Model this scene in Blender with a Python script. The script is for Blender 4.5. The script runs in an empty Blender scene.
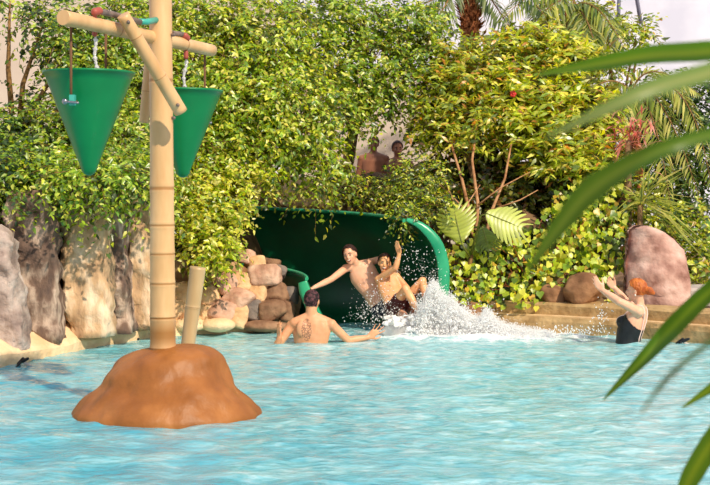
import bpy, bmesh, math, random
import numpy as np
from mathutils import Vector, Matrix, noise

random.seed(7); RNG = np.random.default_rng(7)
col = bpy.context.scene.collection
F, HY, CX, CH = 1380.0, 195.0, 355.0, 1.5          # focal length in pixels, horizon row, centre column, eye height

def P(px, py, d):                                   # where a point seen at (px, py) stands at distance d
    return Vector(((px-CX)/F*d, d, CH-(py-HY)/F*d))
def V(*a): return Vector(a)
def lin(c):
    return tuple(((x/255)/12.92 if x/255 <= .04045 else ((x/255+.055)/1.055)**2.4) for x in c)

# ------------------------------------------------------------------ materials
def new_mat(name):
    m = bpy.data.materials.new(name); m.use_nodes = True
    nt = m.node_tree; b = nt.nodes['Principled BSDF']
    return m, nt, b
def mat(name, c, rough=.5, spec=.5, metal=0, trans=0, c2=None, scale=5, bump=0, bscale=30, detail=5, stretch=None, c3=None, sub=0, lo=.35, hi=.65):
    m, nt, b = new_mat(name)
    b.inputs['Base Color'].default_value = (*lin(c), 1)
    b.inputs['Roughness'].default_value = rough
    b.inputs['Specular IOR Level'].default_value = spec
    b.inputs['Metallic'].default_value = metal
    b.inputs['Transmission Weight'].default_value = trans
    if sub:
        b.inputs['Subsurface Weight'].default_value = sub
        b.inputs['Subsurface Radius'].default_value = (.02, .008, .004)
        b.inputs['Subsurface Scale'].default_value = .5
    L = nt.links.new
    tc = nt.nodes.new('ShaderNodeTexCoord'); vec = tc.outputs['Object']
    if stretch:
        mp = nt.nodes.new('ShaderNodeMapping'); mp.inputs['Scale'].default_value = stretch
        L(vec, mp.inputs['Vector']); vec = mp.outputs['Vector']
    if c2:
        n = nt.nodes.new('ShaderNodeTexNoise'); n.inputs['Scale'].default_value = scale; n.inputs['Detail'].default_value = detail
        L(vec, n.inputs['Vector'])
        r = nt.nodes.new('ShaderNodeValToRGB'); e = r.color_ramp.elements
        e[0].position = lo; e[0].color = (*lin(c), 1); e[1].position = hi; e[1].color = (*lin(c2), 1)
        if c3:
            k = e.new((lo+hi)/2); k.color = (*lin(c3), 1)
        L(n.outputs['Fac'], r.inputs['Fac']); L(r.outputs['Color'], b.inputs['Base Color'])
    if bump:
        n2 = nt.nodes.new('ShaderNodeTexNoise'); n2.inputs['Scale'].default_value = bscale; n2.inputs['Detail'].default_value = 8
        L(vec, n2.inputs['Vector'])
        bp = nt.nodes.new('ShaderNodeBump'); bp.inputs['Strength'].default_value = bump; bp.inputs['Distance'].default_value = .03
        L(n2.outputs['Fac'], bp.inputs['Height']); L(bp.outputs['Normal'], b.inputs['Normal'])
    return m
def leaf_mat(name, transl=.45, gloss=.075, rough=.38):
    m, nt, b = new_mat(name); nt.nodes.remove(b)
    L = nt.links.new; out = nt.nodes['Material Output']
    at = nt.nodes.new('ShaderNodeAttribute'); at.attribute_name = 'tint'
    df = nt.nodes.new('ShaderNodeBsdfDiffuse'); tr = nt.nodes.new('ShaderNodeBsdfTranslucent'); gl = nt.nodes.new('ShaderNodeBsdfGlossy')
    gl.inputs['Roughness'].default_value = rough
    mx = nt.nodes.new('ShaderNodeMixShader'); mx.inputs[0].default_value = transl
    m2 = nt.nodes.new('ShaderNodeMixShader'); m2.inputs[0].default_value = gloss
    L(at.outputs['Color'], df.inputs['Color'])
    hs = nt.nodes.new('ShaderNodeHueSaturation'); hs.inputs['Hue'].default_value = .485; hs.inputs['Saturation'].default_value = 1.1; hs.inputs['Value'].default_value = 1.75
    L(at.outputs['Color'], hs.inputs['Color']); L(hs.outputs['Color'], tr.inputs['Color'])
    L(df.outputs[0], mx.inputs[1]); L(tr.outputs[0], mx.inputs[2])
    L(mx.outputs[0], m2.inputs[1]); L(gl.outputs[0], m2.inputs[2]); L(m2.outputs[0], out.inputs['Surface'])
    return m

M = {}
M['leaf'] = leaf_mat('glossy_leaf'); M['ivy'] = leaf_mat('ivy_leaf', .35, .05); M['blade'] = leaf_mat('palm_blade', .45, .03, .4)
M['bark'] = mat('bark', (110,85,60), .9, .2, c2=(150,120,90), scale=14, bump=.5, bscale=40)
M['green_stem'] = mat('green_stem', (110,120,50), .6, .3, c2=(140,140,70), scale=14)
M['branch'] = mat('bare_stem', (150,104,70), .85, .2, c2=(196,150,110), scale=14)
M['twig'] = mat('twig', (105,75,45), .9, .2, c2=(150,115,70), scale=20)
M['fibre'] = mat('palm_fibre', (110,55,30), .95, .1, c2=(190,120,80), scale=30, bump=.8, bscale=60)
def bamboo_mat(name, a, b_, low):
    m, nt, bs = new_mat(name); L = nt.links.new
    tc = nt.nodes.new('ShaderNodeTexCoord'); n = nt.nodes.new('ShaderNodeTexNoise'); n.inputs['Scale'].default_value = 9; n.inputs['Detail'].default_value = 5
    mp = nt.nodes.new('ShaderNodeMapping'); mp.inputs['Scale'].default_value = (1, 1, .25)
    L(tc.outputs['Object'], mp.inputs['Vector']); L(mp.outputs['Vector'], n.inputs['Vector'])
    r = nt.nodes.new('ShaderNodeValToRGB'); e = r.color_ramp.elements
    e[0].position = .3; e[0].color = (*lin(a), 1); e[1].position = .7; e[1].color = (*lin(b_), 1)
    L(n.outputs['Fac'], r.inputs['Fac'])
    at = nt.nodes.new('ShaderNodeAttribute'); at.attribute_name = 'stain'     # ochre algae stain low on the post, and dark rings
    mx = nt.nodes.new('ShaderNodeMixRGB'); mx.inputs['Color2'].default_value = (*lin(low), 1)
    L(at.outputs['Fac'], mx.inputs['Fac']); L(r.outputs['Color'], mx.inputs['Color1']); L(mx.outputs['Color'], bs.inputs['Base Color'])
    bs.inputs['Roughness'].default_value = .42
    return m
M['bamboo'] = bamboo_mat('painted_bamboo', (200,154,102), (224,184,134), (150,98,38))
M['bamboo_pale'] = bamboo_mat('pale_bamboo', (178,148,104), (202,174,130), (140,98,52))
M['green_plastic'] = mat('green_plastic', (0,124,68), .35, .4, c2=(0,108,58), scale=3)
M['green_inner'] = mat('green_plastic_inside', (10,110,65), .5)
M['rope'] = mat('brown_strap', (110,75,45), .8)
M['teal'] = mat('teal_fitting', (60,165,150), .4)
M['steel'] = mat('steel_bolt', (150,150,155), .3, metal=1)
M['dark_metal'] = mat('dark_pipe', (92,80,76), .5, c2=(130,110,100), scale=20)
M['red'] = mat('red_nozzle', (165,75,60), .5)
M['stream'] = mat('falling_water', (235,235,235), .1, .8, trans=.35, bump=.5, bscale=60)
M['mound'] = mat('painted_rock', (134,78,26), .5, .4, c2=(166,104,48), scale=4, bump=.3, bscale=14, c3=(150,90,36))
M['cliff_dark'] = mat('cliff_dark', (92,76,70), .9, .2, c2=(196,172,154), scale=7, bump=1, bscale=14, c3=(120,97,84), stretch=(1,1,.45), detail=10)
M['cliff_lit'] = mat('cliff_lit', (176,142,112), .9, .2, c2=(240,212,182), scale=6, bump=1, bscale=14, c3=(205,168,130), stretch=(1,1,.4), detail=10)  # sunlight on these slab faces put into the paler rock colour
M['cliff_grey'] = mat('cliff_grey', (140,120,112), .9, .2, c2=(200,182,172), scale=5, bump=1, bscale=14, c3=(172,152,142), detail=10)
M['cliff_shade'] = mat('cliff_shade', (58,50,50), .95, .1, c2=(110,96,90), scale=6, bump=1, bscale=14, stretch=(1,1,.4))  # shade in the gaps and recesses put into this darker rock colour
M['rock_pink'] = mat('rock_pink', (176,132,110), .85, .2, c2=(222,184,160), scale=6, bump=.6, bscale=20)
M['rock_tan'] = mat('rock_tan', (205,160,115), .85, .2, c2=(236,202,158), scale=6, bump=.6, bscale=20)
M['rock_brown'] = mat('rock_brown', (120,88,68), .85, .2, c2=(165,128,100), scale=6, bump=.6, bscale=20)
M['rock_grey'] = mat('rock_grey', (110,100,95), .85, .2, c2=(150,135,125), scale=6, bump=.6, bscale=20)
M['boulder_rose'] = mat('boulder_rose', (140,100,88), .85, .2, c2=(216,182,168), scale=4, bump=1, bscale=9, c3=(190,150,136), detail=12)
M['boulder_brown'] = mat('boulder_brown', (120,84,58), .85, .2, c2=(170,128,92), scale=4, bump=.8, bscale=10)
M['mortar'] = mat('rock_bank', (84,64,46), .95, .1, c2=(140,112,84), scale=3, bump=1, bscale=10)
M['mortar_tan'] = mat('rock_pile_mortar', (150,112,80), .95, .1, c2=(206,168,128), scale=5, bump=1, bscale=12)
M['ledge'] = mat('lit_ledge', (222,186,142), .8, .2, c2=(240,210,170), scale=4, bump=.5, bscale=25)
M['coping'] = mat('pool_edge', (160,128,84), .8, .2, c2=(196,164,116), scale=7, bump=.5, bscale=25, detail=8)
M['coping_top'] = mat('pool_edge_lit_top', (225,195,150), .8, .2, c2=(205,170,125), scale=7)  # sunlight on the narrow ledge top put into this paler stone
M['soil'] = mat('soil', (70,52,36), 1, .1, c2=(120,92,66), scale=4, bump=1, bscale=9)
M['grey_stone'] = mat('grey_stone', (176,166,160), .8, .2, c2=(196,186,178), scale=5)
M['wall_pale'] = mat('pale_lilac_wall', (205,206,222), .7, .2, c2=(226,226,238), scale=1.2, detail=6)
M['wall_beige'] = mat('beige_wall', (196,178,164), .9, .2, c2=(214,200,186), scale=.8)
M['strut'] = mat('grey_strut', (130,130,150), .5)
M['slide'] = mat('green_slide', (0,92,58), .35, .5, c2=(0,74,48), scale=2)  # dark green plastic, with overhead foliage shade put into the colour
M['slide_edge'] = mat('green_slide_edge', (14,138,96), .3, .5, c2=(52,166,118), scale=5)  # light on the rim put into a paler copy of the green
M['hair_dark'] = mat('dark_hair', (30,18,16), .6, .3, c2=(70,38,34), scale=60)
M['hair_man'] = mat('cropped_hair', (34,22,24), .7, .3, c2=(120,72,78), scale=35, lo=.45, hi=.75)
M['hair_red'] = mat('red_hair', (160,74,24), .5, .4, c2=(206,116,46), scale=25, bump=.4, bscale=50, stretch=(1,1,.4))
M['skin'] = mat('skin', (216,152,110), .45, .4, c2=(226,166,126), scale=12, sub=.12)
M['skin_boy'] = mat('skin_boy', (240,182,150), .45, .4, c2=(232,170,136), scale=12, sub=.12)
M['skin_tan'] = mat('skin_tan', (242,180,128), .4, .45, c2=(232,166,116), scale=12, sub=.12)
M['skin_fair'] = mat('skin_fair', (236,184,152), .45, .4, c2=(228,172,140), scale=12, sub=.12)
M['skin_shade'] = mat('shaded_skin', (150,100,76), .5, .3, c2=(140,92,70), scale=12)  # shade on the waiting people put into a darker skin colour
M['swim_black'] = mat('black_swimwear', (16,18,22), .5, .4, c2=(30,33,38), scale=20)
M['swim_dark'] = mat('dark_red_swimwear', (80,30,30), .6, .3)
M['swim_navy'] = mat('navy_swimwear', (24,32,52), .6, .3)
M['shirt'] = mat('dull_shirt', (120,100,70), .8, .2)
M['strap'] = mat('pale_strap', (232,200,190), .6)
M['eye_white'] = mat('eye_white', (178,160,150), .4)
M['iris'] = mat('dark_iris', (35,22,16), .2)
M['lip'] = mat('lip', (165,75,66), .5); M['teeth'] = mat('teeth', (240,232,222), .3)
M['brow'] = mat('brow', (45,28,22), .8)
M['foam'] = mat('white_foam', (250,248,246), .6, .3, sub=.8); M['foam'].node_tree.nodes['Principled BSDF'].inputs['Subsurface Radius'].default_value = (.2,.2,.2)
M['pearl'] = mat('earring', (240,235,225), .2)
M['petal'] = mat('red_petal', (200,40,30), .5)
M['deck'] = mat('deck', (190,170,140), .9, .2, c2=(205,186,158), scale=5)
M['pool_paint'] = mat('pool_paint', (120,195,205), .8)
def spray_mat():
    m, nt, b = new_mat('spray_drops'); nt.nodes.remove(b); d = nt.nodes.new('ShaderNodeBsdfDiffuse'); t = nt.nodes.new('ShaderNodeBsdfTranslucent'); x = nt.nodes.new('ShaderNodeMixShader')
    d.inputs['Color'].default_value = (.98,.98,.98,1); t.inputs['Color'].default_value = (.99,.99,.99,1); x.inputs[0].default_value = .5
    nt.links.new(d.outputs[0], x.inputs[1]); nt.links.new(t.outputs[0], x.inputs[2]); nt.links.new(x.outputs[0], nt.nodes['Material Output'].inputs['Surface']); return m
M['spray'] = spray_mat()
def mist_mat():
    m, nt, b = new_mat('spray_mist'); nt.nodes.remove(b); v = nt.nodes.new('ShaderNodeVolumeScatter'); v.inputs['Color'].default_value = (.995,.995,.995,1); v.inputs['Density'].default_value = 30; v.inputs['Anisotropy'].default_value = .1
    nt.links.new(v.outputs[0], nt.nodes['Material Output'].inputs['Volume']); return m
M['mist'] = mist_mat()
def tattoo_skin(centre):
    m = M['skin'].copy(); m.name = 'tattooed_skin'; nt = m.node_tree; L = nt.links.new; b = nt.nodes['Principled BSDF']
    src = b.inputs['Base Color'].links[0].from_socket
    g = nt.nodes.new('ShaderNodeTexCoord')
    mp = nt.nodes.new('ShaderNodeMapping'); mp.vector_type = 'TEXTURE'; mp.inputs['Location'].default_value = centre; mp.inputs['Scale'].default_value = (.052, .2, .115)
    L(g.outputs['Object'], mp.inputs['Vector'])
    ln = nt.nodes.new('ShaderNodeVectorMath'); ln.operation = 'LENGTH'; L(mp.outputs['Vector'], ln.inputs[0])
    lt = nt.nodes.new('ShaderNodeMath'); lt.operation = 'LESS_THAN'; lt.inputs[1].default_value = 1; L(ln.outputs['Value'], lt.inputs[0])
    w = nt.nodes.new('ShaderNodeTexVoronoi'); w.inputs['Scale'].default_value = 42; w.feature = 'DISTANCE_TO_EDGE'; L(g.outputs['Object'], w.inputs['Vector'])
    g2 = nt.nodes.new('ShaderNodeMath'); g2.operation = 'LESS_THAN'; g2.inputs[1].default_value = .13; L(w.outputs['Distance'], g2.inputs[0])
    mu = nt.nodes.new('ShaderNodeMath'); mu.operation = 'MULTIPLY'; L(lt.outputs[0], mu.inputs[0]); L(g2.outputs[0], mu.inputs[1])
    m3 = nt.nodes.new('ShaderNodeMath'); m3.operation = 'MULTIPLY'; m3.inputs[1].default_value = .6; L(mu.outputs[0], m3.inputs[0])
    mx = nt.nodes.new('ShaderNodeMixRGB'); mx.inputs['Color2'].default_value = (*lin((70,50,48)), 1)
    L(m3.outputs[0], mx.inputs['Fac']); L(src, mx.inputs['Color1']); L(mx.outputs['Color'], b.inputs['Base Color'])
    return m

# ------------------------------------------------------------------ building helpers
def tag(o, label=None, cat=None, group=None, kind=None):
    for k, v in (('label', label), ('category', cat), ('group', group), ('kind', kind)):
        if v: o[k] = v
    return o
def thing(name, loc, label, cat, group=None, kind=None):
    o = bpy.data.objects.new(name, None); col.objects.link(o); o.location = loc; o.empty_display_size = .1
    return tag(o, label, cat, group, kind)
def link_mesh(name, me, m, parent=None, smooth=True):
    o = bpy.data.objects.new(name, me); col.objects.link(o)
    if m: me.materials.append(m)
    if smooth and len(me.polygons): me.polygons.foreach_set('use_smooth', [len(p.vertices) < 6 for p in me.polygons])
    if parent:
        o.parent = parent
        root = parent; off = Vector()
        while root: off += root.location; root = root.parent
        me.transform(Matrix.Translation(-off))           # geometry is authored in world space
    return o
def set_origin(o):                                       # put a single-mesh thing's origin at its base
    vs = np.array([v.co[:] for v in o.data.vertices]); lo, hi = vs.min(0), vs.max(0)
    c = Vector(((lo[0]+hi[0])/2, (lo[1]+hi[1])/2, lo[2])); o.data.transform(Matrix.Translation(-c)); o.location = c
    return o
def frame_of(t):
    t = t.normalized(); a = Vector((0,0,1)) if abs(t.z) < .95 else Vector((1,0,0))
    x = t.cross(a).normalized(); return x, x.cross(t).normalized()

class MB:                                                # a mesh builder
    def __init__(s): s.v = []; s.f = []; s.a = []; s.inf = 0.0
    def ring_skin(s, rings, cap=True):
        n = len(rings[0]); o = len(s.v)
        for r in rings: s.v += [tuple(p) for p in r]
        for i in range(len(rings)-1):
            for j in range(n):
                k = (j+1) % n
                s.f.append((o+i*n+j, o+i*n+k, o+(i+1)*n+k, o+(i+1)*n+j))
        if cap:
            s.f.append(tuple(o+j for j in reversed(range(n)))); e = o+(len(rings)-1)*n
            s.f.append(tuple(e+j for j in range(n)))
    def tube(s, pts, rad, n=10, cap=True):
        pts = [Vector(p) for p in pts]
        if not hasattr(rad, '__len__'): rad = [rad]*len(pts)
        rings = []; x = None
        for i, p in enumerate(pts):
            t = (pts[min(i+1, len(pts)-1)]-pts[max(i-1, 0)]).normalized()
            if x is None: x, _ = frame_of(t)
            else:
                x = x-t*x.dot(t)
                x = x.normalized() if x.length > 1e-6 else frame_of(t)[0]
            y = t.cross(x)
            rings.append([p+(x*math.cos(a)+y*math.sin(a))*rad[i] for a in [2*math.pi*j/n for j in range(n)]])
        s.ring_skin(rings, cap)
    def cap_tube(s, a, b, ra, rb, n=12):                 # tapered capsule
        a, b = Vector(a), Vector(b); ra += s.inf; rb += s.inf; t = (b-a).normalized(); x, y = frame_of(t)
        rings = []
        for k in range(1, 5):
            q = -math.pi/2+k*math.pi/2/4.5; rings.append((a+t*math.sin(q)*ra, ra*math.cos(q)))
        rings.append((a, ra)); rings.append((a.lerp(b, .5), (ra+rb)/2)); rings.append((b, rb))
        for k in range(1, 5):
            q = k*math.pi/2/4.5; rings.append((b+t*math.sin(q)*rb, rb*math.cos(q)))
        s.ring_skin([[c+(x*math.cos(2*math.pi*j/n)+y*math.sin(2*math.pi*j/n))*r for j in range(n)] for c, r in rings])
    def ell(s, c, r, B=None, n=16, m=10):
        c = Vector(c); B = B or Matrix.Identity(3); r = [q+s.inf for q in r]; rings = []
        for i in range(1, m):
            ph = -math.pi/2+math.pi*i/m
            rings.append([c+B @ Vector((r[0]*math.cos(ph)*math.cos(2*math.pi*j/n), r[1]*math.cos(ph)*math.sin(2*math.pi*j/n), r[2]*math.sin(ph))) for j in range(n)])
        s.ring_skin(rings)
    def loft(s, secs, n=20):                             # sections: (centre, half-width vector, half-depth vector)
        rings = []
        for c, a, b in secs:
            a, b = Vector(a), Vector(b); a = a*(1+s.inf/a.length); b = b*(1+s.inf/b.length)
            rings.append([Vector(c)+a*math.cos(2*math.pi*j/n)+b*math.sin(2*math.pi*j/n) for j in range(n)])
        s.ring_skin(rings)
    def box(s, lo, hi):
        o = len(s.v); (a, b, c), (d, e, f) = lo, hi
        s.v += [(a,b,c),(d,b,c),(d,e,c),(a,e,c),(a,b,f),(d,b,f),(d,e,f),(a,e,f)]
        s.f += [(o,o+3,o+2,o+1),(o+4,o+5,o+6,o+7),(o,o+1,o+5,o+4),(o+1,o+2,o+6,o+5),(o+2,o+3,o+7,o+6),(o+3,o,o+4,o+7)]
    def grid(s, rows):                                   # rows of points -> a sheet
        o = len(s.v); n = len(rows[0])
        for r in rows: s.v += [tuple(p) for p in r]
        for i in range(len(rows)-1):
            for j in range(n-1): s.f.append((o+i*n+j, o+i*n+j+1, o+(i+1)*n+j+1, o+(i+1)*n+j))
    def mesh(s, name):
        me = bpy.data.meshes.new(name); me.from_pydata(s.v, [], s.f); me.update()
        if len(s.a) == len(s.v):
            at = me.attributes.new('stain', 'FLOAT', 'POINT'); at.data.foreach_set('value', s.a)
        return me
    def build(s, name, m, parent=None, smooth=True):
        o = link_mesh(name, s.mesh(name), m, parent, smooth)
        return o if parent else set_origin(o)
    def fused(s, name, m, parent, voxel=.008, smooth=4, keep=None, disp=None):   # one continuous skin over everything in the builder
        me = s.mesh(name+'_raw'); o = bpy.data.objects.new(name+'_raw', me); col.objects.link(o)
        r = o.modifiers.new('r', 'REMESH'); r.mode = 'VOXEL'; r.voxel_size = voxel
        if smooth:
            q = o.modifiers.new('s', 'SMOOTH'); q.factor = .5; q.iterations = smooth
        dg = bpy.context.evaluated_depsgraph_get(); out = bpy.data.meshes.new_from_object(o.evaluated_get(dg))
        bpy.data.objects.remove(o); bpy.data.meshes.remove(me)
        if keep or disp:
            bm = bmesh.new(); bm.from_mesh(out)
            if keep: bmesh.ops.delete(bm, geom=[v for v in bm.verts if not keep(v.co)], context='VERTS')
            if disp:
                for v in bm.verts: v.co = disp(v.co, v.normal)
            bm.to_mesh(out); bm.free()
        out.name = name
        ob = link_mesh(name, out, m, parent)
        return ob if parent else set_origin(ob)

def np_mesh(name, verts, faces, tint=None):              # verts (n,3), faces (m,k)
    me = bpy.data.meshes.new(name); k = faces.shape[1]
    me.vertices.add(len(verts)); me.vertices.foreach_set('co', verts.astype(np.float32).ravel())
    me.loops.add(faces.size); me.loops.foreach_set('vertex_index', faces.astype(np.int32).ravel())
    me.polygons.add(len(faces)); me.polygons.foreach_set('loop_start', np.arange(0, faces.size, k, dtype=np.int32))
    me.update(calc_edges=True)
    if tint is not None:
        at = me.attributes.new('tint', 'FLOAT_COLOR', 'POINT')
        at.data.foreach_set('color', np.concatenate([tint, np.ones((len(tint), 1))], 1).astype(np.float32).ravel())
    return me
def unit(a): return a/np.maximum(np.linalg.norm(a, axis=-1, keepdims=True), 1e-9)
T_OVATE = (np.array([(0,0,0),(.32,.5,.07),(.32,-.5,.07),(.4,0,-.02),(.7,.3,.0),(.7,-.3,.0),(1,0,-.12)], float), np.array([(0,3,1),(0,2,3),(1,3,4),(3,2,5),(3,6,4),(3,5,6)]))
T_LANCE = (np.array([(0,0,0),(.45,.5,.05),(.45,-.5,.05),(1,0,-.15)], float), np.array([(0,2,1),(1,2,3)]))
T_HEART = (np.array([(.12,0,0),(0,.28,.05),(0,-.28,.05),(.3,.52,.06),(.3,-.52,.06),(.42,0,-.03),(.65,.3,.0),(.65,-.3,.0),(1,0,-.15)], float),
           np.array([(0,5,1),(1,5,3),(0,2,5),(2,4,5),(3,5,6),(5,4,7),(5,8,6),(5,7,8)]))
def leaf_cloud(name, base, d, n, L, W, tint, m, parent, tpl=T_OVATE):
    d = unit(d); s = unit(np.cross(d, n)); n = np.cross(s, d); tv, tf = tpl; k = len(tv); N = len(base)
    v = base[:, None]+d[:, None]*(tv[None, :, 0:1]*L[:, None, None])+s[:, None]*(tv[None, :, 1:2]*W[:, None, None])+n[:, None]*(tv[None, :, 2:3]*L[:, None, None])
    f = (tf[None]+(np.arange(N)*k)[:, None, None]).reshape(-1, 3)
    me = np_mesh(name, v.reshape(-1, 3), f, np.repeat(tint, k, 0))
    return link_mesh(name, me, m, parent, False)
def tints(N, palette, jitter=.18):
    cs = np.array([lin(c) for c, w in palette]); w = np.array([w for c, w in palette], float)
    t = cs[RNG.choice(len(cs), N, p=w/w.sum())]
    return np.clip(t*(1+RNG.normal(0, jitter, (N, 1))), .002, .95)
# ------------------------------------------------------------------ the setting: water, pool edge, bank, walls
def fbm(p, s, o=4): return noise.fractal(Vector(p)*s, 1.0, 2.0, o)
def build_water():
    nx, ny = 430, 330
    xs = np.linspace(-6.5, 6.5, nx); ys = np.concatenate([np.linspace(4.6, 11, ny//2), np.linspace(11.02, 16.2, ny-ny//2)])
    X, Y = np.meshgrid(xs, ys); Z = np.zeros_like(X); rg = np.random.default_rng(3)
    for i in range(70):
        lam = .09*2**rg.uniform(0, 2.7); a = rg.uniform(0, 2*math.pi); k = 2*math.pi/lam
        amp = .0026*lam**.75*rg.uniform(.5, 1.4)
        warp = .25*np.sin(X*1.3+i)+.2*np.sin(Y*1.1+2*i)
        Z += amp*np.sin(k*(X*math.cos(a)*.75+Y*math.sin(a)+warp)+rg.uniform(0, 7))
    r = np.hypot(X-1.05, Y-14.75); Z += .05*np.exp(-(r/.7)**2)+.012*np.sin(r*16)*np.exp(-r/1.3)
    for cx, cy in ((-.45, 14.0), (2.78, 13.95), (-1.3, 9.6)):
        q = np.hypot(X-cx, Y-cy); Z += .006*np.sin(q*22)*np.exp(-q/.6)
    v = np.stack([X, Y, Z], -1).reshape(-1, 3)
    i = np.arange(nx*ny).reshape(ny, nx); f = np.stack([i[:-1,:-1], i[:-1,1:], i[1:,1:], i[1:,:-1]], -1).reshape(-1, 4)
    m, nt, b = new_mat('pool_water'); L = nt.links.new
    tc = nt.nodes.new('ShaderNodeTexCoord'); mp = nt.nodes.new('ShaderNodeMapping'); mp.inputs['Scale'].default_value = (.6, 1.0, 1)
    L(tc.outputs['Object'], mp.inputs['Vector'])
    n1 = nt.nodes.new('ShaderNodeTexNoise'); n1.inputs['Scale'].default_value = 7.0; n1.inputs['Detail'].default_value = 7; n1.inputs['Distortion'].default_value = 1.2; n1.inputs['Roughness'].default_value = .62
    L(mp.outputs['Vector'], n1.inputs['Vector'])
    r1 = nt.nodes.new('ShaderNodeValToRGB'); e = r1.color_ramp.elements
    e[0].position = .3; e[0].color = (*lin((88,166,180)), 1); e[1].position = .74; e[1].color = (*lin((214,230,232)), 1)
    k = e.new(.46); k.color = (*lin((130,194,202)), 1); k = e.new(.58); k.color = (*lin((164,210,214)), 1)  # streaks of wave reflection and refracted floor mottling put into the colour
    L(n1.outputs['Fac'], r1.inputs['Fac'])
    # froth where the slide lands
    m2 = nt.nodes.new('ShaderNodeMapping'); m2.vector_type = 'TEXTURE'; m2.inputs['Location'].default_value = (1.3, 14.8, 0); m2.inputs['Scale'].default_value = (1.75, 1.0, 1)
    L(tc.outputs['Object'], m2.inputs['Vector'])
    ln = nt.nodes.new('ShaderNodeVectorMath'); ln.operation = 'LENGTH'; L(m2.outputs['Vector'], ln.inputs[0])
    n2 = nt.nodes.new('ShaderNodeTexNoise'); n2.inputs['Scale'].default_value = 7; n2.inputs['Detail'].default_value = 8; n2.inputs['Roughness'].default_value = .7
    L(tc.outputs['Object'], n2.inputs['Vector'])
    su = nt.nodes.new('ShaderNodeMath'); su.operation = 'MULTIPLY_ADD'; su.inputs[1].default_value = 1.7; L(n2.outputs['Fac'], su.inputs[0])
    ng = nt.nodes.new('ShaderNodeMath'); ng.operation = 'MULTIPLY'; ng.inputs[1].default_value = -1; L(ln.outputs['Value'], ng.inputs[0]); L(ng.outputs[0], su.inputs[2])
    rf = nt.nodes.new('ShaderNodeMapRange'); rf.inputs['From Min'].default_value = -.02; rf.inputs['From Max'].default_value = .42; L(su.outputs[0], rf.inputs['Value'])
    mx = nt.nodes.new('ShaderNodeMixRGB'); mx.inputs['Color2'].default_value = (.95, .955, .955, 1)
    sx = nt.nodes.new('ShaderNodeSeparateXYZ'); L(tc.outputs['Object'], sx.inputs[0])       # deeper turquoise toward the near side of the rock island
    ax = nt.nodes.new('ShaderNodeMath'); ax.operation = 'MULTIPLY_ADD'; ax.inputs[1].default_value = .35; L(sx.outputs['Y'], ax.inputs[0]); L(sx.outputs['X'], ax.inputs[2])
    mr0 = nt.nodes.new('ShaderNodeMapRange'); mr0.inputs['From Min'].default_value = 1.2; mr0.inputs['From Max'].default_value = 4.2; mr0.inputs['To Min'].default_value = .85; mr0.inputs['To Max'].default_value = 0; L(ax.outputs[0], mr0.inputs['Value'])
    n5 = nt.nodes.new('ShaderNodeTexNoise'); n5.inputs['Scale'].default_value = 2.6; n5.inputs['Detail'].default_value = 5; L(mp.outputs['Vector'], n5.inputs['Vector'])
    m5 = nt.nodes.new('ShaderNodeMapRange'); m5.inputs['From Min'].default_value = .35; m5.inputs['From Max'].default_value = .62; m5.inputs['To Min'].default_value = .25; m5.inputs['To Max'].default_value = 1.1; L(n5.outputs['Fac'], m5.inputs['Value'])
    mu5 = nt.nodes.new('ShaderNodeMath'); mu5.operation = 'MULTIPLY'; mu5.use_clamp = True; L(mr0.outputs[0], mu5.inputs[0]); L(m5.outputs[0], mu5.inputs[1])
    dp = nt.nodes.new('ShaderNodeMixRGB'); dp.inputs['Color2'].default_value = (*lin((52,160,184)), 1); L(mu5.outputs[0], dp.inputs['Fac']); L(r1.outputs['Color'], dp.inputs['Color1'])
    L(rf.outputs[0], mx.inputs['Fac']); L(dp.outputs['Color'], mx.inputs['Color1']); L(mx.outputs['Color'], b.inputs['Base Color'])
    mr = nt.nodes.new('ShaderNodeMath'); mr.operation = 'MULTIPLY_ADD'; mr.inputs[1].default_value = .5; mr.inputs[2].default_value = .06; L(rf.outputs[0], mr.inputs[0]); L(mr.outputs[0], b.inputs['Roughness'])
    b.inputs['IOR'].default_value = 1.33; b.inputs['Specular IOR Level'].default_value = .7
    n3 = nt.nodes.new('ShaderNodeTexNoise'); n3.inputs['Scale'].default_value = 16; n3.inputs['Detail'].default_value = 6; L(mp.outputs['Vector'], n3.inputs['Vector'])
    bp = nt.nodes.new('ShaderNodeBump'); bp.inputs['Strength'].default_value = .4; bp.inputs['Distance'].default_value = .05
    L(n3.outputs['Fac'], bp.inputs['Height']); L(bp.outputs['Normal'], b.inputs['Normal'])
    tag(link_mesh('pool_water', np_mesh('pool_water', v, f), m), 'rippled turquoise swimming pool water with white froth below the slide', 'water', kind='stuff')
build_water()
mb = MB(); mb.box((-7, 4, -1.3), (7, 17, -1.2)); o = mb.build('pool_floor', M['pool_paint'], smooth=False); o['kind'] = 'structure'
mb = MB(); mb.box((-7, -3, -1.5), (7, 4.6, .1)); o = mb.build('pool_deck', M['deck'], smooth=False); o['kind'] = 'structure'

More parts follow.
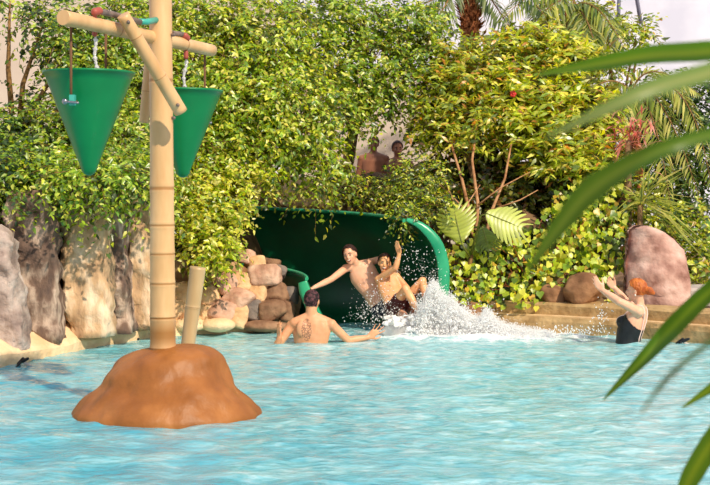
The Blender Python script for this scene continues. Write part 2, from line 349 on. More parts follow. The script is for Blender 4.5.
EDGE = [(-4.6,8.6),(-3.6,10.7),(-3.09,12.03),(-2.62,13.35),(-2.17,14.45),(-1.75,14.85),(-1.2,15.05),(-.75,15.3),(.2,17.0),(1.2,15.45),(1.6,15.33),(2.2,14.98),(2.88,14.5),(3.55,13.85),(4.6,12.7),(6.5,10.6)]
def edge_wall(name, pts, prof, m):                       # profile (setback, z) swept along a plan line
    rows = []
    for i, (x, y) in enumerate(pts):
        a = V(*pts[max(i-1, 0)]); b = V(*pts[min(i+1, len(pts)-1)]); t = (b-a).normalized(); nrm = Vector((-t.y, t.x))
        rows.append([(x+nrm.x*s, y+nrm.y*s, z) for s, z in prof])
    mb = MB(); mb.grid(rows); o = mb.build(name, m, smooth=False); o['kind'] = 'structure'; return o
def dense(pts, n=6):
    out = []
    for (a, b), (c, d) in zip(pts, pts[1:]): out += [(a+(c-a)*i/n, b+(d-b)*i/n) for i in range(n)]
    return out+[pts[-1]]
def rough(o, a, s):
    for v in o.data.vertices:
        w = o.location+v.co; v.co += noise.noise_vector(w*s)*a
rough(edge_wall('pool_edge_wall_left', dense(EDGE[:8], 10), [(0,-1.4),(0,.0),(.0,.09),(.03,.13),(.2,.235),(.45,.33),(.9,.45),(1.6,.6)], M['ledge']), .035, 3)
rough(edge_wall('pool_edge_wall_right', dense(EDGE[9:], 10), [(0,-1.4),(0,.12),(.02,.165),(.08,.17)], M['coping']), .012, 4)
edge_wall('lit_ledge_top_1', dense(EDGE[9:], 4), [(.07,.163),(.072,.178),(.17,.182),(.175,.16)], M['coping_top'])
rough(edge_wall('pool_edge_wall_upper', dense(EDGE[9:], 10), [(.16,.17),(.16,.285),(.2,.31),(.55,.315),(.56,.2)], M['coping']), .012, 4)

def sm(a, b, x): t = max(0, min(1, (x-a)/(b-a))); return t*t*(3-2*t)
def ground_z(x, y):
    ye = np.interp(x, [p[0] for p in EDGE], [p[1] for p in EDGE]); t = y-ye
    z = -.25+.45*sm(-.05, .4, t)
    left = sm(-.6, -1.4, x); mid = sm(-1.6, -.6, x)*sm(1.6, .7, x); right = sm(.6, 1.3, x)
    z += left*(1.15*sm(.5, 2.4, t))
    z += mid*(-.9+2.4*sm(17.2, 18.3, y)-1.0*sm(18.7, 20, y))
    z += right*(1.15*sm(.35, 1.6, t)*sm(3.3, 2.0, x)-.5*sm(18, 20, y)*sm(2.5, 1.6, x))
    return z+.12*fbm((x, y, 0), 1.3)*sm(.1, .6, t)
rows = [[(x, y, ground_z(x, y)) for x in np.linspace(-8, 8, 130)] for y in np.concatenate([np.linspace(11, 19, 90), np.linspace(19.2, 31, 40)])]
mb = MB(); mb.grid(rows); o = mb.build('ground_bank', M['mortar']); o['kind'] = 'structure'
mb = MB(); mb.box((-9, 20.5, 0), (-1.2, 20.8, 6)); o = mb.build('wall_left', M['wall_beige'], smooth=False); o['kind'] = 'structure'
mb = MB(); mb.box((-1.2, 23, 0), (2.1, 23.3, 3.6)); o = mb.build('wall_middle', M['wall_beige'], smooth=False); o['kind'] = 'structure'
mb = MB(); mb.box((-9, 30, 0), (12, 30.3, 9)); o = mb.build('wall_back', M['wall_pale'], smooth=False); o['kind'] = 'structure'
for x0, x1, y1, lab in ((622, 617, 42, 'thin grey roof strut leaning slightly beside the pale wall, nearer the tree crown'), (627, 641, 24, 'grey roof strut slanting to the other side above the small pale tree')):
    mb = MB(); mb.tube([P(x0, -60, 24), P(x1, y1, 24)], .035, 8); tag(mb.build('roof_strut', M['strut']), lab, 'strut', 'roof struts')

# ------------------------------------------------------------------ rocks
def rock_mesh(c, r, seed, cuts=7, planes=None, amp=.06, sub=4, sharp=.85, box=0, turn=.5):
    rg = random.Random(seed); bm = bmesh.new(); bmesh.ops.create_icosphere(bm, subdivisions=sub, radius=1)
    pl = list(planes or [])
    for _ in range(cuts):
        n = Vector((rg.gauss(0,1), rg.gauss(0,1), rg.gauss(0,1))).normalized(); pl.append((n, rg.uniform(.72, .95)))
    rot = Matrix.Rotation(rg.uniform(-turn,turn), 3, 'Y') @ Matrix.Rotation(rg.uniform(-turn,turn), 3, 'Z') if box else Matrix.Identity(3)
    off = Vector((seed*3.1, seed*1.7, seed*.9))
    for v in bm.verts:
        q = v.co.normalized(); k = 1.0
        if box: w = rot @ q; k = .86/(abs(w.x)**box+abs(w.y)**box+abs(w.z)**box)**(1/box)
        for n, h in pl:
            dd = n.dot(q)
            if dd > .05: k = min(k, h/dd)
        k = k*sharp+(1-sharp)
        k += amp*noise.fractal(q*1.8+off, 1.0, 2.0, 4)+amp*.35*noise.fractal(q*6+off, 1, 2, 3)
        v.co = Vector((q.x*r[0]*k, q.y*r[1]*k, q.z*r[2]*k))+Vector(c)
    return bm
def rock(name, c, r, seed, m, label, cat='rock', group=None, **kw):
    bm = rock_mesh(c, r, seed, **kw); me = bpy.data.meshes.new(name); bm.to_mesh(me); bm.free()
    return tag(set_origin(link_mesh(name, me, m)), label, cat, group)
def slab_rock(levels, d, depth, seed, m, label, group, name='cliff_slab', crease=None):   # standing slab: (row, left column, right column)
    mb = MB(); rings = []; n = 36; off = Vector((seed*5.3, seed*2.2, 0)); rg = random.Random(seed)
    lv = []
    for (y0, l0, r0), (y1, l1, r1) in zip(levels, levels[1:]):
        for i in range(8):
            t = i/8; lv.append((y0+(y1-y0)*t, l0+(l1-l0)*t, r0+(r1-r0)*t))
    lv.append(levels[-1])
    for i, (py, l, r) in enumerate(lv):
        a, b = P(l, py, d), P(r, py, d); c = (a+b)/2; hw = (b-a).length/2; ring = []
        k = min(1, .55+.45*math.sqrt(min(1, i/4)))
        for j in range(n):
            q = 2*math.pi*j/n; cx, sy = math.cos(q), math.sin(q)
            u = math.copysign(abs(cx)**.28, cx); w = math.copysign(abs(sy)**.3, sy)
            p = c+Vector((u*hw*k, w*depth*.5*k+depth*.5, 0))
            nz = noise.fractal(Vector((p.x*2.2, p.y*2.2, p.z*1.1))+off, 1, 2, 5)*.055+noise.fractal(p*7+off, 1, 2, 6)*(.03 if crease else .085)
            p += Vector((cx*.6, sy, 0))*nz
            if crease and sy < 0: x0 = P(crease+(py-265)*.12, 0, d).x; p.y += 1.1*max(0, x0-p.x)+.3*max(0, p.x-x0-.12)+.45*max(0, p.z-.62)
            ring.append(p)
        rings.append(ring)
    mb.ring_skin(rings); o = mb.build(name, m); tag(o, label, 'rock', group)
G = 'standing rock slabs along the pool'
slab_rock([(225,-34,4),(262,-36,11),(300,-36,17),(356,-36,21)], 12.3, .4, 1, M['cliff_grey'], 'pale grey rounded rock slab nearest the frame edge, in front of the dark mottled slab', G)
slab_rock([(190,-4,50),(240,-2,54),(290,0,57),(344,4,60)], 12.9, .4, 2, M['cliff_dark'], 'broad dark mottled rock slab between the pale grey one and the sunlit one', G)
slab_rock([(185,42,78),(260,46,78),(300,50,78),(340,54,80)], 13.5, .4, 3, M['cliff_shade'], 'recessed rock slab beside the tall sunlit slab, gap shade put into its colour', G)
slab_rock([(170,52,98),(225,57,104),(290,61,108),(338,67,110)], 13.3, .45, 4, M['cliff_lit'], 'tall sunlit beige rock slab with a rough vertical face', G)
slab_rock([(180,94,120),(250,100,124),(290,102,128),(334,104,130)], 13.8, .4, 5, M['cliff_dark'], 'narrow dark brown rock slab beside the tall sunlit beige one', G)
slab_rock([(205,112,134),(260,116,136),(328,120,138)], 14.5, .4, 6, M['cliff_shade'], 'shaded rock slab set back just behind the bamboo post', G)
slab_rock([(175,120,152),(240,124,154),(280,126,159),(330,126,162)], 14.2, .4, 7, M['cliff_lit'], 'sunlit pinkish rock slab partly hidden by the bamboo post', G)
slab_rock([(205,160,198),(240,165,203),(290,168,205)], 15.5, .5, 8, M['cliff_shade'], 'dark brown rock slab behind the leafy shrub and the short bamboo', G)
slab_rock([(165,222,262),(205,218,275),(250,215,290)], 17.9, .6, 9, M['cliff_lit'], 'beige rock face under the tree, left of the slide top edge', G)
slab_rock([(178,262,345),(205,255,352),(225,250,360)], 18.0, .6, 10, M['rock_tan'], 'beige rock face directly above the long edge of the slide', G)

G = 'boulders in the rock pile beside the slide'
PILE = [(245.5,257,9,7,15.45,'rock_pink','small round pink boulder at the very top of the rock pile'),
 (255,263,9,7,15.45,'rock_tan','small tan boulder right beside the pink one at the pile top'),
 (268,265,10,7,15.6,'rock_brown','brown boulder touching the curved edge of the slide'),
 (265,275,15,10,15.25,'rock_pink','big smooth pink boulder under the curved edge of the slide'),
 (226,284,11,9,15.15,'rock_pink','pink boulder just below the leafy shrub'),
 (242,283,14,10,15.25,'rock_tan','bright tan boulder in the middle of the rock pile'),
 (257,292,10,12,15.2,'rock_tan','tall tan boulder under the big smooth pink one'),
 (238,299,13,9,15.05,'rock_pink','flat pink boulder below the bright tan one'),
 (183,296,16,13,15.0,'rock_tan','broad tan boulder behind the short bamboo post'),
 (206,297,13,11,15.05,'rock_tan','sunlit tan boulder just beyond the short bamboo post'),
 (220,310,13,11,14.95,'rock_pink','pink boulder low down at the water ledge'),
 (204,313,11,9,14.95,'rock_tan','low tan boulder next to the short bamboo at ledge height'),
 (238,315,10,12,15.0,'rock_tan','upright tan boulder at the ledge in the middle of the pile'),
 (252,311,11,10,15.1,'rock_grey','dark grey boulder in the shaded lower half of the pile'),
 (272,294,14,10,15.3,'rock_brown','shaded brown boulder below the big smooth pink one'),  # slide shade put into the brown and grey of the shaded boulders
 (270,311,14,10,15.1,'rock_brown','shaded brown boulder low in the pile near the man'),
 (287,296,10,9,15.4,'rock_grey','shaded grey boulder against the outside of the slide'),
 (285,311,10,10,15.2,'rock_brown','lowest shaded boulder at the foot of the slide end'),
 (234,265,7,6,15.5,'rock_brown','small dark boulder half covered by the shrub leaves'),
 (172,312,13,12,14.9,'rock_tan','tan boulder at ledge height half behind the tall bamboo post'),
 (278,272,8,7,15.55,'rock_grey','small grey boulder wedged under the slide edge')]
for i, (px, py, rx, ry, d, m, lab) in enumerate(PILE):
    k = d/F; rock('boulder', P(px, py, d), (rx*k*1.22, rx*k*1.0, ry*k*1.25), 20+i, M[m], lab, 'rock', G, cuts=5, amp=.06, sub=4, sharp=1, box=5)
mb = MB(); pts = [(166,15.2),(190,15.25),(215,15.28),(240,15.35),(262,15.45),(285,15.55),(300,15.5)]
mb.grid([[P(px, ya+(345-ya)*k/6, d+.02*k) for px, d in dense(pts, 4) for ya in [np.interp(px, [166,235,258,303], [250,262,278,298])]] for k in range(7)]); o = mb.build('wall_rubble', M['mortar_tan']); rough(o, .06, 4); o['kind'] = 'structure'
for px, lab in ((190,'pale low ledge stone at the waterline beside the rock mound'),(218,'pale low ledge stone at the waterline in the middle of the rock pile')):
    rock('ledge_stone', P(px, 325, 14.8), (.19,.14,.08), px, M['ledge'], lab, 'rock', 'ledge stones', cuts=5, amp=.04, sub=3)
rock('ledge_stone', P(265, 326, 15.0), (.26,.14,.07), 71, M['rock_brown'], 'brown mossy ledge stone in the slide shadow behind the man', 'rock', 'ledge stones', cuts=5, amp=.05, sub=3)

slab_rock([(226,640,655),(232,635,668),(240,633,681),(250,632,692),(262,631,695),(285,631,696),(308,630,696)], 15.0, .6, 12, M['boulder_rose'], 'large angular rose-grey boulder standing behind the red-haired woman', None, 'large_boulder', 652)
rock('boulder', P(582, 290, 15.25), (.24,.22,.2), 93, M['boulder_brown'], 'brown boulder under the ivy, between the splash and the woman', 'rock', 'boulders on the pool edge under the ivy', cuts=8, amp=.07, sharp=1, box=4)
rock('boulder', P(553, 296, 15.4), (.17,.18,.14), 94, M['boulder_brown'], 'small dark boulder buried in ivy beside the larger brown one', 'rock', 'boulders on the pool edge under the ivy', cuts=8, amp=.07, sharp=1, box=4)
rock('boulder', P(466, 312, 15.35), (.2,.16,.14), 95, M['boulder_brown'], 'low reddish brown boulder just behind the splash', 'rock', 'boulders on the pool edge under the ivy', cuts=8, amp=.07, sharp=1, box=4)
mb = MB(); q = P(702, 296, 15.4); mb.box((q.x-.22, q.y-.2, .25), (q.x+1.4, q.y+.5, q.z+.1)); o = mb.build('stone_block', M['grey_stone'], smooth=False); tag(o, 'pale grey flat stone block beyond the rose-grey boulder', 'block')
o.modifiers.new('b', 'BEVEL').width = .03

# ------------------------------------------------------------------ slide
def make_slide():
    t = thing('water_slide', (.2, 15, 0), 'dark green curved open water slide ending in the pool', 'water slide')
    S0 = [(-.72,.585),(-.69,.5),(-.645,.39),(-.59,.27),(-.53,.15),(-.45,.04),(-.36,-.04),(-.15,-.09),(.1,-.1),(.35,-.06),(.52,.03),(0.605,.16),(0.665,.32),(0.695,.5),(0.700,.68),(0.675,.85),(0.615,.99),(0.525,1.1),(.45,1.17),(.34,1.215)]
    R, C = 1.6, V(-1.4, 15, 0)
    def place(th, r, z, out=0):
        if th <= math.pi/2:
            p = C+V((R+r)*math.cos(th), (R+r)*math.sin(th), 0); p.z = z+.13*th/(math.pi/2)
        else:
            e = (th-math.pi/2)*R; p = V(C.x-e, C.y+R+r, z+.13+.08*e)
        return p
    ths = np.linspace(-.02, math.pi/2+1.3, 70)
    def sec(th): return [place(th, r, z) for r, z in S0]
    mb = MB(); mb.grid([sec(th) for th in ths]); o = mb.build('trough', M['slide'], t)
    s = o.modifiers.new('s', 'SOLIDIFY'); s.thickness = .03; s.offset = -1
    o.modifiers.new('ss', 'SUBSURF').render_levels = 1
    # flange round the mouth, standing outward from the section
    n = len(S0); rows = []
    for i, (r, z) in enumerate(S0):
        a = S0[max(i-1, 0)]; b = S0[min(i+1, n-1)]; tx, tz = b[0]-a[0], b[1]-a[1]; l = math.hypot(tx, tz); nx, nz = tz/l, -tx/l
        w = .14 if nx > .3 else (.14 if nx < -.3 else .1)
        w *= min(1, (.8 if i < n/2 else .35)+.2*min(i, n-1-i))
        rows.append([place(-.02, r, z)+V(0,-.0,0), place(-.02, r+nx*w*.15, z+nz*w*.15)+V(0,-.015,0), place(-.02, r+nx*w*.85, z+nz*w*.85)+V(0,-.012,0), place(-.02, r+nx*w, z+nz*w)+V(0,.03,0), place(-.02, r+nx*w*.9, z+nz*w*.9)+V(0,.09,0)])
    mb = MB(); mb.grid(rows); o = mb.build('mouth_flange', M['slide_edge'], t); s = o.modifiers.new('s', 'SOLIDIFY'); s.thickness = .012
    o.modifiers.new('ss', 'SUBSURF').render_levels = 1
    tag(o, 'rounded lip around the slide mouth, rim light put into its lighter green')
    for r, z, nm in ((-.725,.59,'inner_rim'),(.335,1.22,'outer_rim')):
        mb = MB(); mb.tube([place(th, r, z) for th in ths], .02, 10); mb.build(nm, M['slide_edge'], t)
    for th in (.5, 1.2):                                 # concrete footings under the run, down to the pool floor
        mb = MB(); q = place(th, 0, -.12); mb.tube([q, V(q.x, q.y, -1.25)], .12, 14); mb.build('support', M['rock_grey'], t)
make_slide()

# ------------------------------------------------------------------ rock mound and bucket post
def make_mound():
    d0 = 9.5; k = d0/F; cx = P(165, 0, d0).x; mb = MB(); n = 120; rings = []
    prof = [(-.35,96,97),(0,94,98),(.02,93,96),(.05,90,92),(.08,86,88),(.115,82,82),(.14,77,77),(.17,72,74),(.195,67,72),(.22,63,71),(.26,58,67),(.30,53,63),(.34,48,60),(.375,42,58),(.405,35,55),(.43,26,51),(.452,14,46),(.466,-2,40),(.472,-12,30)]
    for z, l, r in prof:
        ring = []
        for j in range(n):
            q = 2*math.pi*j/n; c, s = math.cos(q), math.sin(q)
            mid = (r-l)/2*k; hw = max((r+l)/2*k, .02)
            p = V(cx+mid+c*hw, d0+s*hw*.88*(1 if s > 0 else 1), z)
            dirn = V(c, s, .3)
            a = .022*fbm((p.x, p.y, p.z), 2.6)+.018*fbm((p.x+9, p.y, p.z*1.5), 6)
            a += .010*math.sin(z*20+2.0*math.sin(q*2+.5))*(1 if .05 < z < .42 else .2)-.01*math.exp(-((z-.2+.03*math.sin(q*3))/.03)**2)
            p += dirn*a*min(1, hw/.25); ring.append(p)
        rings.append(ring)
    mb.ring_skin(rings); o = mb.build('rock_mound', M['mound']); tag(o, 'smooth orange-brown artificial rock island rising from the pool, carrying the bamboo posts', 'rock')
    s = o.modifiers.new('s', 'SUBSURF'); s.render_levels = 1; s.levels = 1
make_mound()
def bamboo(mb, pts, r0, r1, nodes, stain=None, n=20, sub=60):   # a cane with swollen rings; nodes in 0..1
    pts = [Vector(p) for p in pts]; ts = sorted(set([i/sub for i in range(sub+1)]+[min(1, max(0, q+e)) for q in nodes for e in (-.012,-.005,-.0015,.0015,.005,.012)]))
    L = len(pts)-1; P2 = []; R2 = []; A = []
    for t in ts:
        i = min(int(t*L), L-1); p = pts[i].lerp(pts[i+1], t*L-i); P2.append(p); r = r0+(r1-r0)*t; dark = 0
        for q in nodes:
            e = abs(t-q)
            if e < .016: r *= 1+.07*(1-e/.016)
            if e < .0025: r *= .955; dark = .75
        R2.append(r); A.append(min(1, dark+(stain(t) if stain else 0)))
    mb.tube(P2, R2, n)
    for a in A: mb.a += [a]*n
def make_post():
    d = 9.45; base = P(163, 352, d); top = P(160, -70, d)
    t = thing('bamboo_bucket_post', base, 'tall thick tan bamboo post with a crossbar and brace carrying two green buckets', 'post')
    tt = lambda py: (352-py)/422
    mb = MB(); bamboo(mb, [base, P(162, 200, d), top], .088, .076, [tt(y) for y in (347,304,257,216,176,132,48,-20)], lambda u: 1.0*max(0, 1-abs(u-.06)/.07)+.15*max(0, .3-u)); mb.build('pole', M['bamboo'], t)
    A, B = P(63, 17.5, 8.45), P(212, 50.5, 10.2)
    mb = MB(); bamboo(mb, [A, A.lerp(B, .5), B], .047, .044, [.32, .78], None, 18, 30); mb.build('crossbar', M['bamboo'], t)
    a, b = P(123, 15, 8.9), P(181, 112, 9.22)
    mb = MB(); bamboo(mb, [a, a.lerp(b, .5), b], .042, .046, [.22, .63], None, 18, 30)
    br = mb.build('brace', M['bamboo'], t)
    for q, e in ((.08, 0), (.93, 0)):
        c = a.lerp(b, q); mb = MB(); mb.cap_tube(c+V(.01,-.03,.0), c+V(.012,-.055,.0), .012, .012); mb.build('bolt', M['dark_metal'], br)
    a, b = P(151, 40, 9.62), P(144, 123, 9.62)
    mb = MB(); bamboo(mb, [a, a.lerp(b, .5), b], .035, .035, [.62], None, 16, 24); mb.build('rear_strut', M['bamboo'], t)
    # pipe along the crossbar with its two outlets
    mb = MB(); mb.tube([P(97,11,8.75), P(112,14,8.9), P(128,18.5,9.05), P(140,22,9.2)], .02, 12); pp = mb.build('pipe', M['dark_metal'], t)
    mb = MB(); mb.tube([P(138,21.5,9.2), P(146,22,9.25), P(156,20,9.38)], .021, 12); tag(mb.build('coupling', M['teal'], pp), 'teal pipe coupling entering the post')
    mb = MB(); mb.cap_tube(P(95,12,8.72), P(99,11,8.76), .026, .026); mb.tube([P(95,13,8.72), P(94.5,30,8.8)], .014, 10); mb.cap_tube(P(94.7,28,8.83), P(94.7,34,8.83), .016, .018); tag(mb.build('nozzle', M['red'], pp), 'red water nozzle above the larger-looking bucket')
    mb = MB(); mb.tube([P(172,33,9.62), P(180,34,9.75), P(186,36,9.8)], .018, 12); pq = mb.build('pipe', M['dark_metal'], t)
    mb = MB(); mb.cap_tube(P(185,36,9.78), P(187,38,9.8), .024, .024); mb.tube([P(186,37,9.8), P(186,52,9.83)], .013, 10); mb.cap_tube(P(186,52,9.83), P(186,57,9.83), .016, .018); tag(mb.build('nozzle', M['red'], pq), 'red water nozzle above the half-hidden bucket')
    for q in (V(-.03,-.085,0),):
        for py in (35, 118):
            mb = MB(); c = P(171.5, py, d-.02); mb.cap_tube(c, c+V(.018,-.01,0), .012, .012); mb.build('bolt', M['dark_metal'], t)
    return t
make_post()
def make_bucket(c, R, Hh, label, bar_z, stub=.19, ang=.0):
    c = Vector(c); t = thing('green_bucket', c-V(0,0,Hh), label, 'bucket', 'green cone buckets on the crossbar')
    n = 48
    def ring(r, z): return [c+V(r*math.cos(2*math.pi*j/n), r*math.sin(2*math.pi*j/n), z) for j in range(n)]
    rt = .052; outer = [(rt*.25,-Hh+.001),(rt*.6,-Hh+.01),(rt*.9,-Hh+.028),(rt*1.08,-Hh+.06)]
    for i in range(1, 13):
        q = i/12; outer.append((rt*1.08+(R-rt*1.08)*q, -Hh+.06+(Hh-.06)*q))
    outer += [(R+.012, .002),(R+.012, .016),(R-.004, .016),(R-.012, -.01)]
    inner = [(r-.012, z+.012) for r, z in reversed(outer[3:15])]
    mb = MB(); mb.ring_skin([ring(r, z) for r, z in outer+inner]); mb.build('cone', M['green_plastic'], t)
    for s in (-1, 1):
        x = stub*s; top = c+V(x*.85, -R*.62*s if 0 else s*0, 0)
        # hanger strap beside the rim, with a clamp on the outside of the cone
        rr = R*(1+(-.19/Hh)); a = math.radians(ang if s < 0 else ang+180)
        q = c+V((rr+.014)*math.cos(a), (rr+.014)*math.sin(a), -.19)
        u = V(c.x+(R+.024)*math.cos(a), c.y+(R+.024)*math.sin(a), bar_z); q = V(u.x, u.y, c.z-.19)
        u2 = V(u.x, u.y, c.z+.02)
        mb = MB(); mb.tube([q+V(0,0,-.02), u2, u], .0085, 8); e = V(-math.cos(a), -math.sin(a), 0); mb.cap_tube(q, q+e*.09, .007, .007); h = mb.build('hanger', M['rope'], t)
        mb = MB(); mb.box((q.x-.006, q.y-.03, q.z-.03), (q.x+.028, q.y+.02, q.z+.035)); mb.build('clamp', M['teal'], h, False)
        mb = MB(); mb.cap_tube(q+V(-.035,-.035,-.008), q+V(.05,-.035,-.016), .009, .008); mb.ell(q+V(-.03,-.036,-.008), (.02,.02,.02)); mb.build('bolt', M['steel'], h)
make_bucket(P(89, 74.5, 8.95), .286, .655, 'green cone bucket hanging at the free end of the crossbar, fully visible', 2.6, ang=-100)
make_bucket(P(183, 92.5, 9.95), .277, .615, 'green cone bucket hanging half behind the tall bamboo post', 2.58, ang=-115)
for (x0, y0, x1, y1, d, lab) in ((94.7,34,96.5,76,8.86,'thin white water jet falling into the fully visible green bucket'), (186,57,183.5,94,9.86,'thin white water jet falling into the bucket behind the post')):
    mb = MB(); pts = []; rad = []
    for i in range(26):
        u = i/25; p = P(x0+(x1-x0)*u+.9*math.sin(u*9), y0+(y1-y0)*u, d); pts.append(p); rad.append(.011+.004*math.sin(i*2.3)+.003*math.sin(i*5.1))
    mb.tube(pts, rad, 10); tag(mb.build('water_jet', M['stream']), lab, 'water', 'water jets above the buckets')
mb = MB(); bs = P(187, 352, 10.0); tp = P(198, 267, 10.0); bamboo(mb, [bs, bs.lerp(tp, .5), tp], .05, .058, [.53], lambda u: 0, 20, 30)
tag(mb.build('short_bamboo_post', M['bamboo_pale']), 'short pale bamboo post leaning behind the tall one, rising from the rock mound', 'post')
def fitting(px, py, d, lab):
    c = P(px, py, d); t = thing('wall_spout', c, lab, 'spout', 'small dark fittings at the pool wall')
    mb = MB(); mb.cap_tube(c+V(-.05,.05,-.03), c+V(.0,0,.02), .016, .014); mb.cap_tube(c, c+V(.05,-.03,.025), .018, .012); mb.cap_tube(c+V(-.01,.01,0), c+V(-.05,-.05,-.05), .012, .008); mb.build('nozzle', M['swim_black'], t)
    mb = MB(); mb.cap_tube(c+V(.02,0,-.02), c+V(.085,-.01,-.05), .016, .008); mb.build('bracket', M['grey_stone'], t)
fitting(23, 361, 12.1, 'small dark fitting at the waterline below the dark mottled slab')
fitting(134, 341, 14.3, 'small dark fitting at the waterline just beside the rock mound')
fitting(683, 341, 13.9, 'small dark fitting at the waterline beyond the woman')
# ------------------------------------------------------------------ planting
GREEN_FICUS = [((84,124,26),2),((122,158,36),3),((160,186,50),3),((198,206,74),2),((222,216,104),1)]
GREEN_DARK = [((40,70,24),3),((62,98,32),3),((92,128,44),2),((140,164,70),1)]
GREEN_LIME = [((136,168,34),2),((176,196,48),3),((210,212,72),3),((232,220,100),1.5),((104,140,30),1)]
YELLOW_MIX = [((166,186,46),3),((206,212,66),3),((230,222,96),2),((220,180,80),.7),((124,152,40),2),((190,130,60),.4)]
ORANGE_MIX = [((156,176,46),3),((198,202,60),3),((222,206,90),1.5),((212,150,70),.8),((108,134,40),2)]
IVY_MIX = [((168,188,40),3),((200,208,60),3),((222,222,92),2),((120,152,34),2),((196,164,60),.8)]

def twig_leaves(clumps, dens, L, W, palette, droop=.5, k=9, twig=.36, spread=.9, jit=.2):
    """leaves along short twigs scattered through ellipsoidal clumps -> arrays, and the twig lines"""
    B, D, N_, LL, WW, T, lines = [], [], [], [], [], [], []
    for (px, py, d, rx, ry, rd, *ex) in clumps:
        f = ex[0] if ex else 1
        n = max(4, int(math.pi*rx*ry*dens*f/k)); c = np.array(P(px, py, d)); r = np.array([rx*d/F, rd, ry*d/F])
        q = unit(RNG.normal(size=(n, 3))); rad = RNG.random((n, 1))**.45; st = c+q*r*rad*.92
        # outward, a little toward the light, drooping
        dr = unit(q*np.array([.6,.7,.5])+RNG.normal(size=(n, 3))*.45+np.array([.1,-.15,.1]))
        tl = twig*RNG.uniform(.6, 1.3, (n, 1))
        for j in range(k):
            u = (j+.6)/k; p = st+dr*tl*u-np.array([0,0,1])*(droop*tl*u**2*.8)
            tang = unit(dr-np.array([0,0,1])*(droop*1.6*u)); side = unit(np.cross(tang, np.array([0,0,1.])+RNG.normal(size=(n,3))*.3))
            sg = 1 if j % 2 else -1
            ld = unit(tang*.55+side*sg*spread+RNG.normal(size=(n,3))*.3-np.array([0,0,.35*droop]))
            nn = unit(np.array([.15,-.35,.75])+q*.3+RNG.normal(size=(n,3))*.45)
            s = RNG.uniform(.65, 1.25, n)
            B.append(p+RNG.normal(size=(n,3))*.008); D.append(ld); N_.append(nn); LL.append(L*s); WW.append(W*s); T.append(tints(n, palette, jit))
        lines.append((st, dr, tl))
    return [np.concatenate(a) for a in (B, D, N_, LL, WW, T)], lines
def twig_mesh(lines, droop, step=1, r=.004):
    mb = MB()
    for st, dr, tl in lines:
        for a, d_, l in list(zip(st, dr, tl))[::step]:
            pts = [Vector(a+d_*l*u-np.array([0,0,1])*(droop*l*u*u*.8)) for u in (0,.5,1)]
            mb.tube(pts, [r, r*.8, r*.4], 3, False)
    return mb
def tree(name, label, cat, base, clumps, dens, L, W, palette, droop=.5, trunk_r=.06, group=None, tpl=T_OVATE, k=9, twig=.36, stems=None, step=3, spread=.9, leaf='leaf', jit=.2, fill=.2):
    base = Vector(base); t = thing(name, base, label, cat, group)
    a, lines = twig_leaves(clumps, dens, L, W, palette, droop, k, twig, spread, jit)
    leaf_cloud('foliage', *a, M[leaf], t, tpl)
    if fill:                                             # deeper leaves, crown shade put into their darkened palette
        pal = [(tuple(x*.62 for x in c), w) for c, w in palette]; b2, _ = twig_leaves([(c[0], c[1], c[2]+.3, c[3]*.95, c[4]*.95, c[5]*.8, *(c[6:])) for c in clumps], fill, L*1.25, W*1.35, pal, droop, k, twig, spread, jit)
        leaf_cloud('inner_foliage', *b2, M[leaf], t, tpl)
    cs = [P(c[0], c[1], c[2]) for c in clumps]; mid = sum(cs, Vector())/len(cs)
    mb = MB(); fork = base.lerp(mid, .45)
    mb.tube([base-V(0,0,.15), base.lerp(fork, .5)+V(.05,.03,0), fork], [trunk_r*1.25, trunk_r, trunk_r*.85], 10); mb.build('trunk', M['bark'], t)
    mb = MB()
    for c in cs:
        m = fork.lerp(c, .5)+V(random.uniform(-.1,.1), random.uniform(-.1,.1), random.uniform(.0,.2))
        mb.tube([fork, m, c], [trunk_r*.6, trunk_r*.4, trunk_r*.12], 7)
    tw = twig_mesh(lines, droop, step); o = len(mb.v); mb.v += tw.v; mb.f += [tuple(i+o for i in q) for q in tw.f]
    mb.build('branches', M['twig'], t)
    return t
def gpt(px, d, lift=0): p = P(px, 0, d); return V(p.x, d, ground_z(p.x, d)+lift)

# the big ficus trees across the upper half
tree('ficus_tree', 'dark leafy tree above the grey slabs, pale wall showing through its top', 'tree', gpt(8, 15.4), [
 (10,0,15.0,20,6,.3),(45,18,15.0,22,24,.4,.8),(72,45,15.0,30,28,.45),(30,104,14.8,20,12,.4,.7),(6,132,14.8,26,22,.4),(4,160,14.4,36,34,.4),(8,190,13.4,44,24,.4),(38,140,14.4,36,34,.45),(30,182,13.4,40,32,.4)], .4, .066, .034, GREEN_DARK+GREEN_FICUS[1:4], .55, .07, 'broad-leaved trees over the pool')
tree('ficus_tree', 'bright green tree with drooping sprays between the front bucket and the slabs', 'tree', gpt(85, 15.6), [
 (110,22,15.2,42,30,.45),(92,80,15.0,38,40,.45),(130,70,15.0,40,40,.45),(85,130,14.4,46,34,.5),(125,135,14.4,42,40,.5),(60,177,13.1,42,28,.4),(95,176,12.9,40,22,.4),(128,174,13.2,32,28,.4),(150,165,14.2,26,38,.4)], .34, .062, .032, GREEN_FICUS, .6, .07, 'broad-leaved trees over the pool')
tree('ficus_tree', 'large sunlit tree with a dense yellow-green crown behind the bamboo post and half-hidden bucket', 'tree', gpt(205, 17.4), [
 (160,25,15.9,48,36,.5),(215,25,16.0,50,36,.5),(270,35,15.9,52,42,.5),(190,85,15.6,46,44,.5),(240,90,15.5,50,44,.5),(290,95,15.6,46,42,.5),(205,140,15.4,42,30,.45),(250,140,15.5,48,26,.45),(298,140,15.6,40,28,.45),(322,168,15.9,26,22,.35)], .36, .066, .034, GREEN_LIME+GREEN_FICUS, .7, .1, 'broad-leaved trees over the pool')
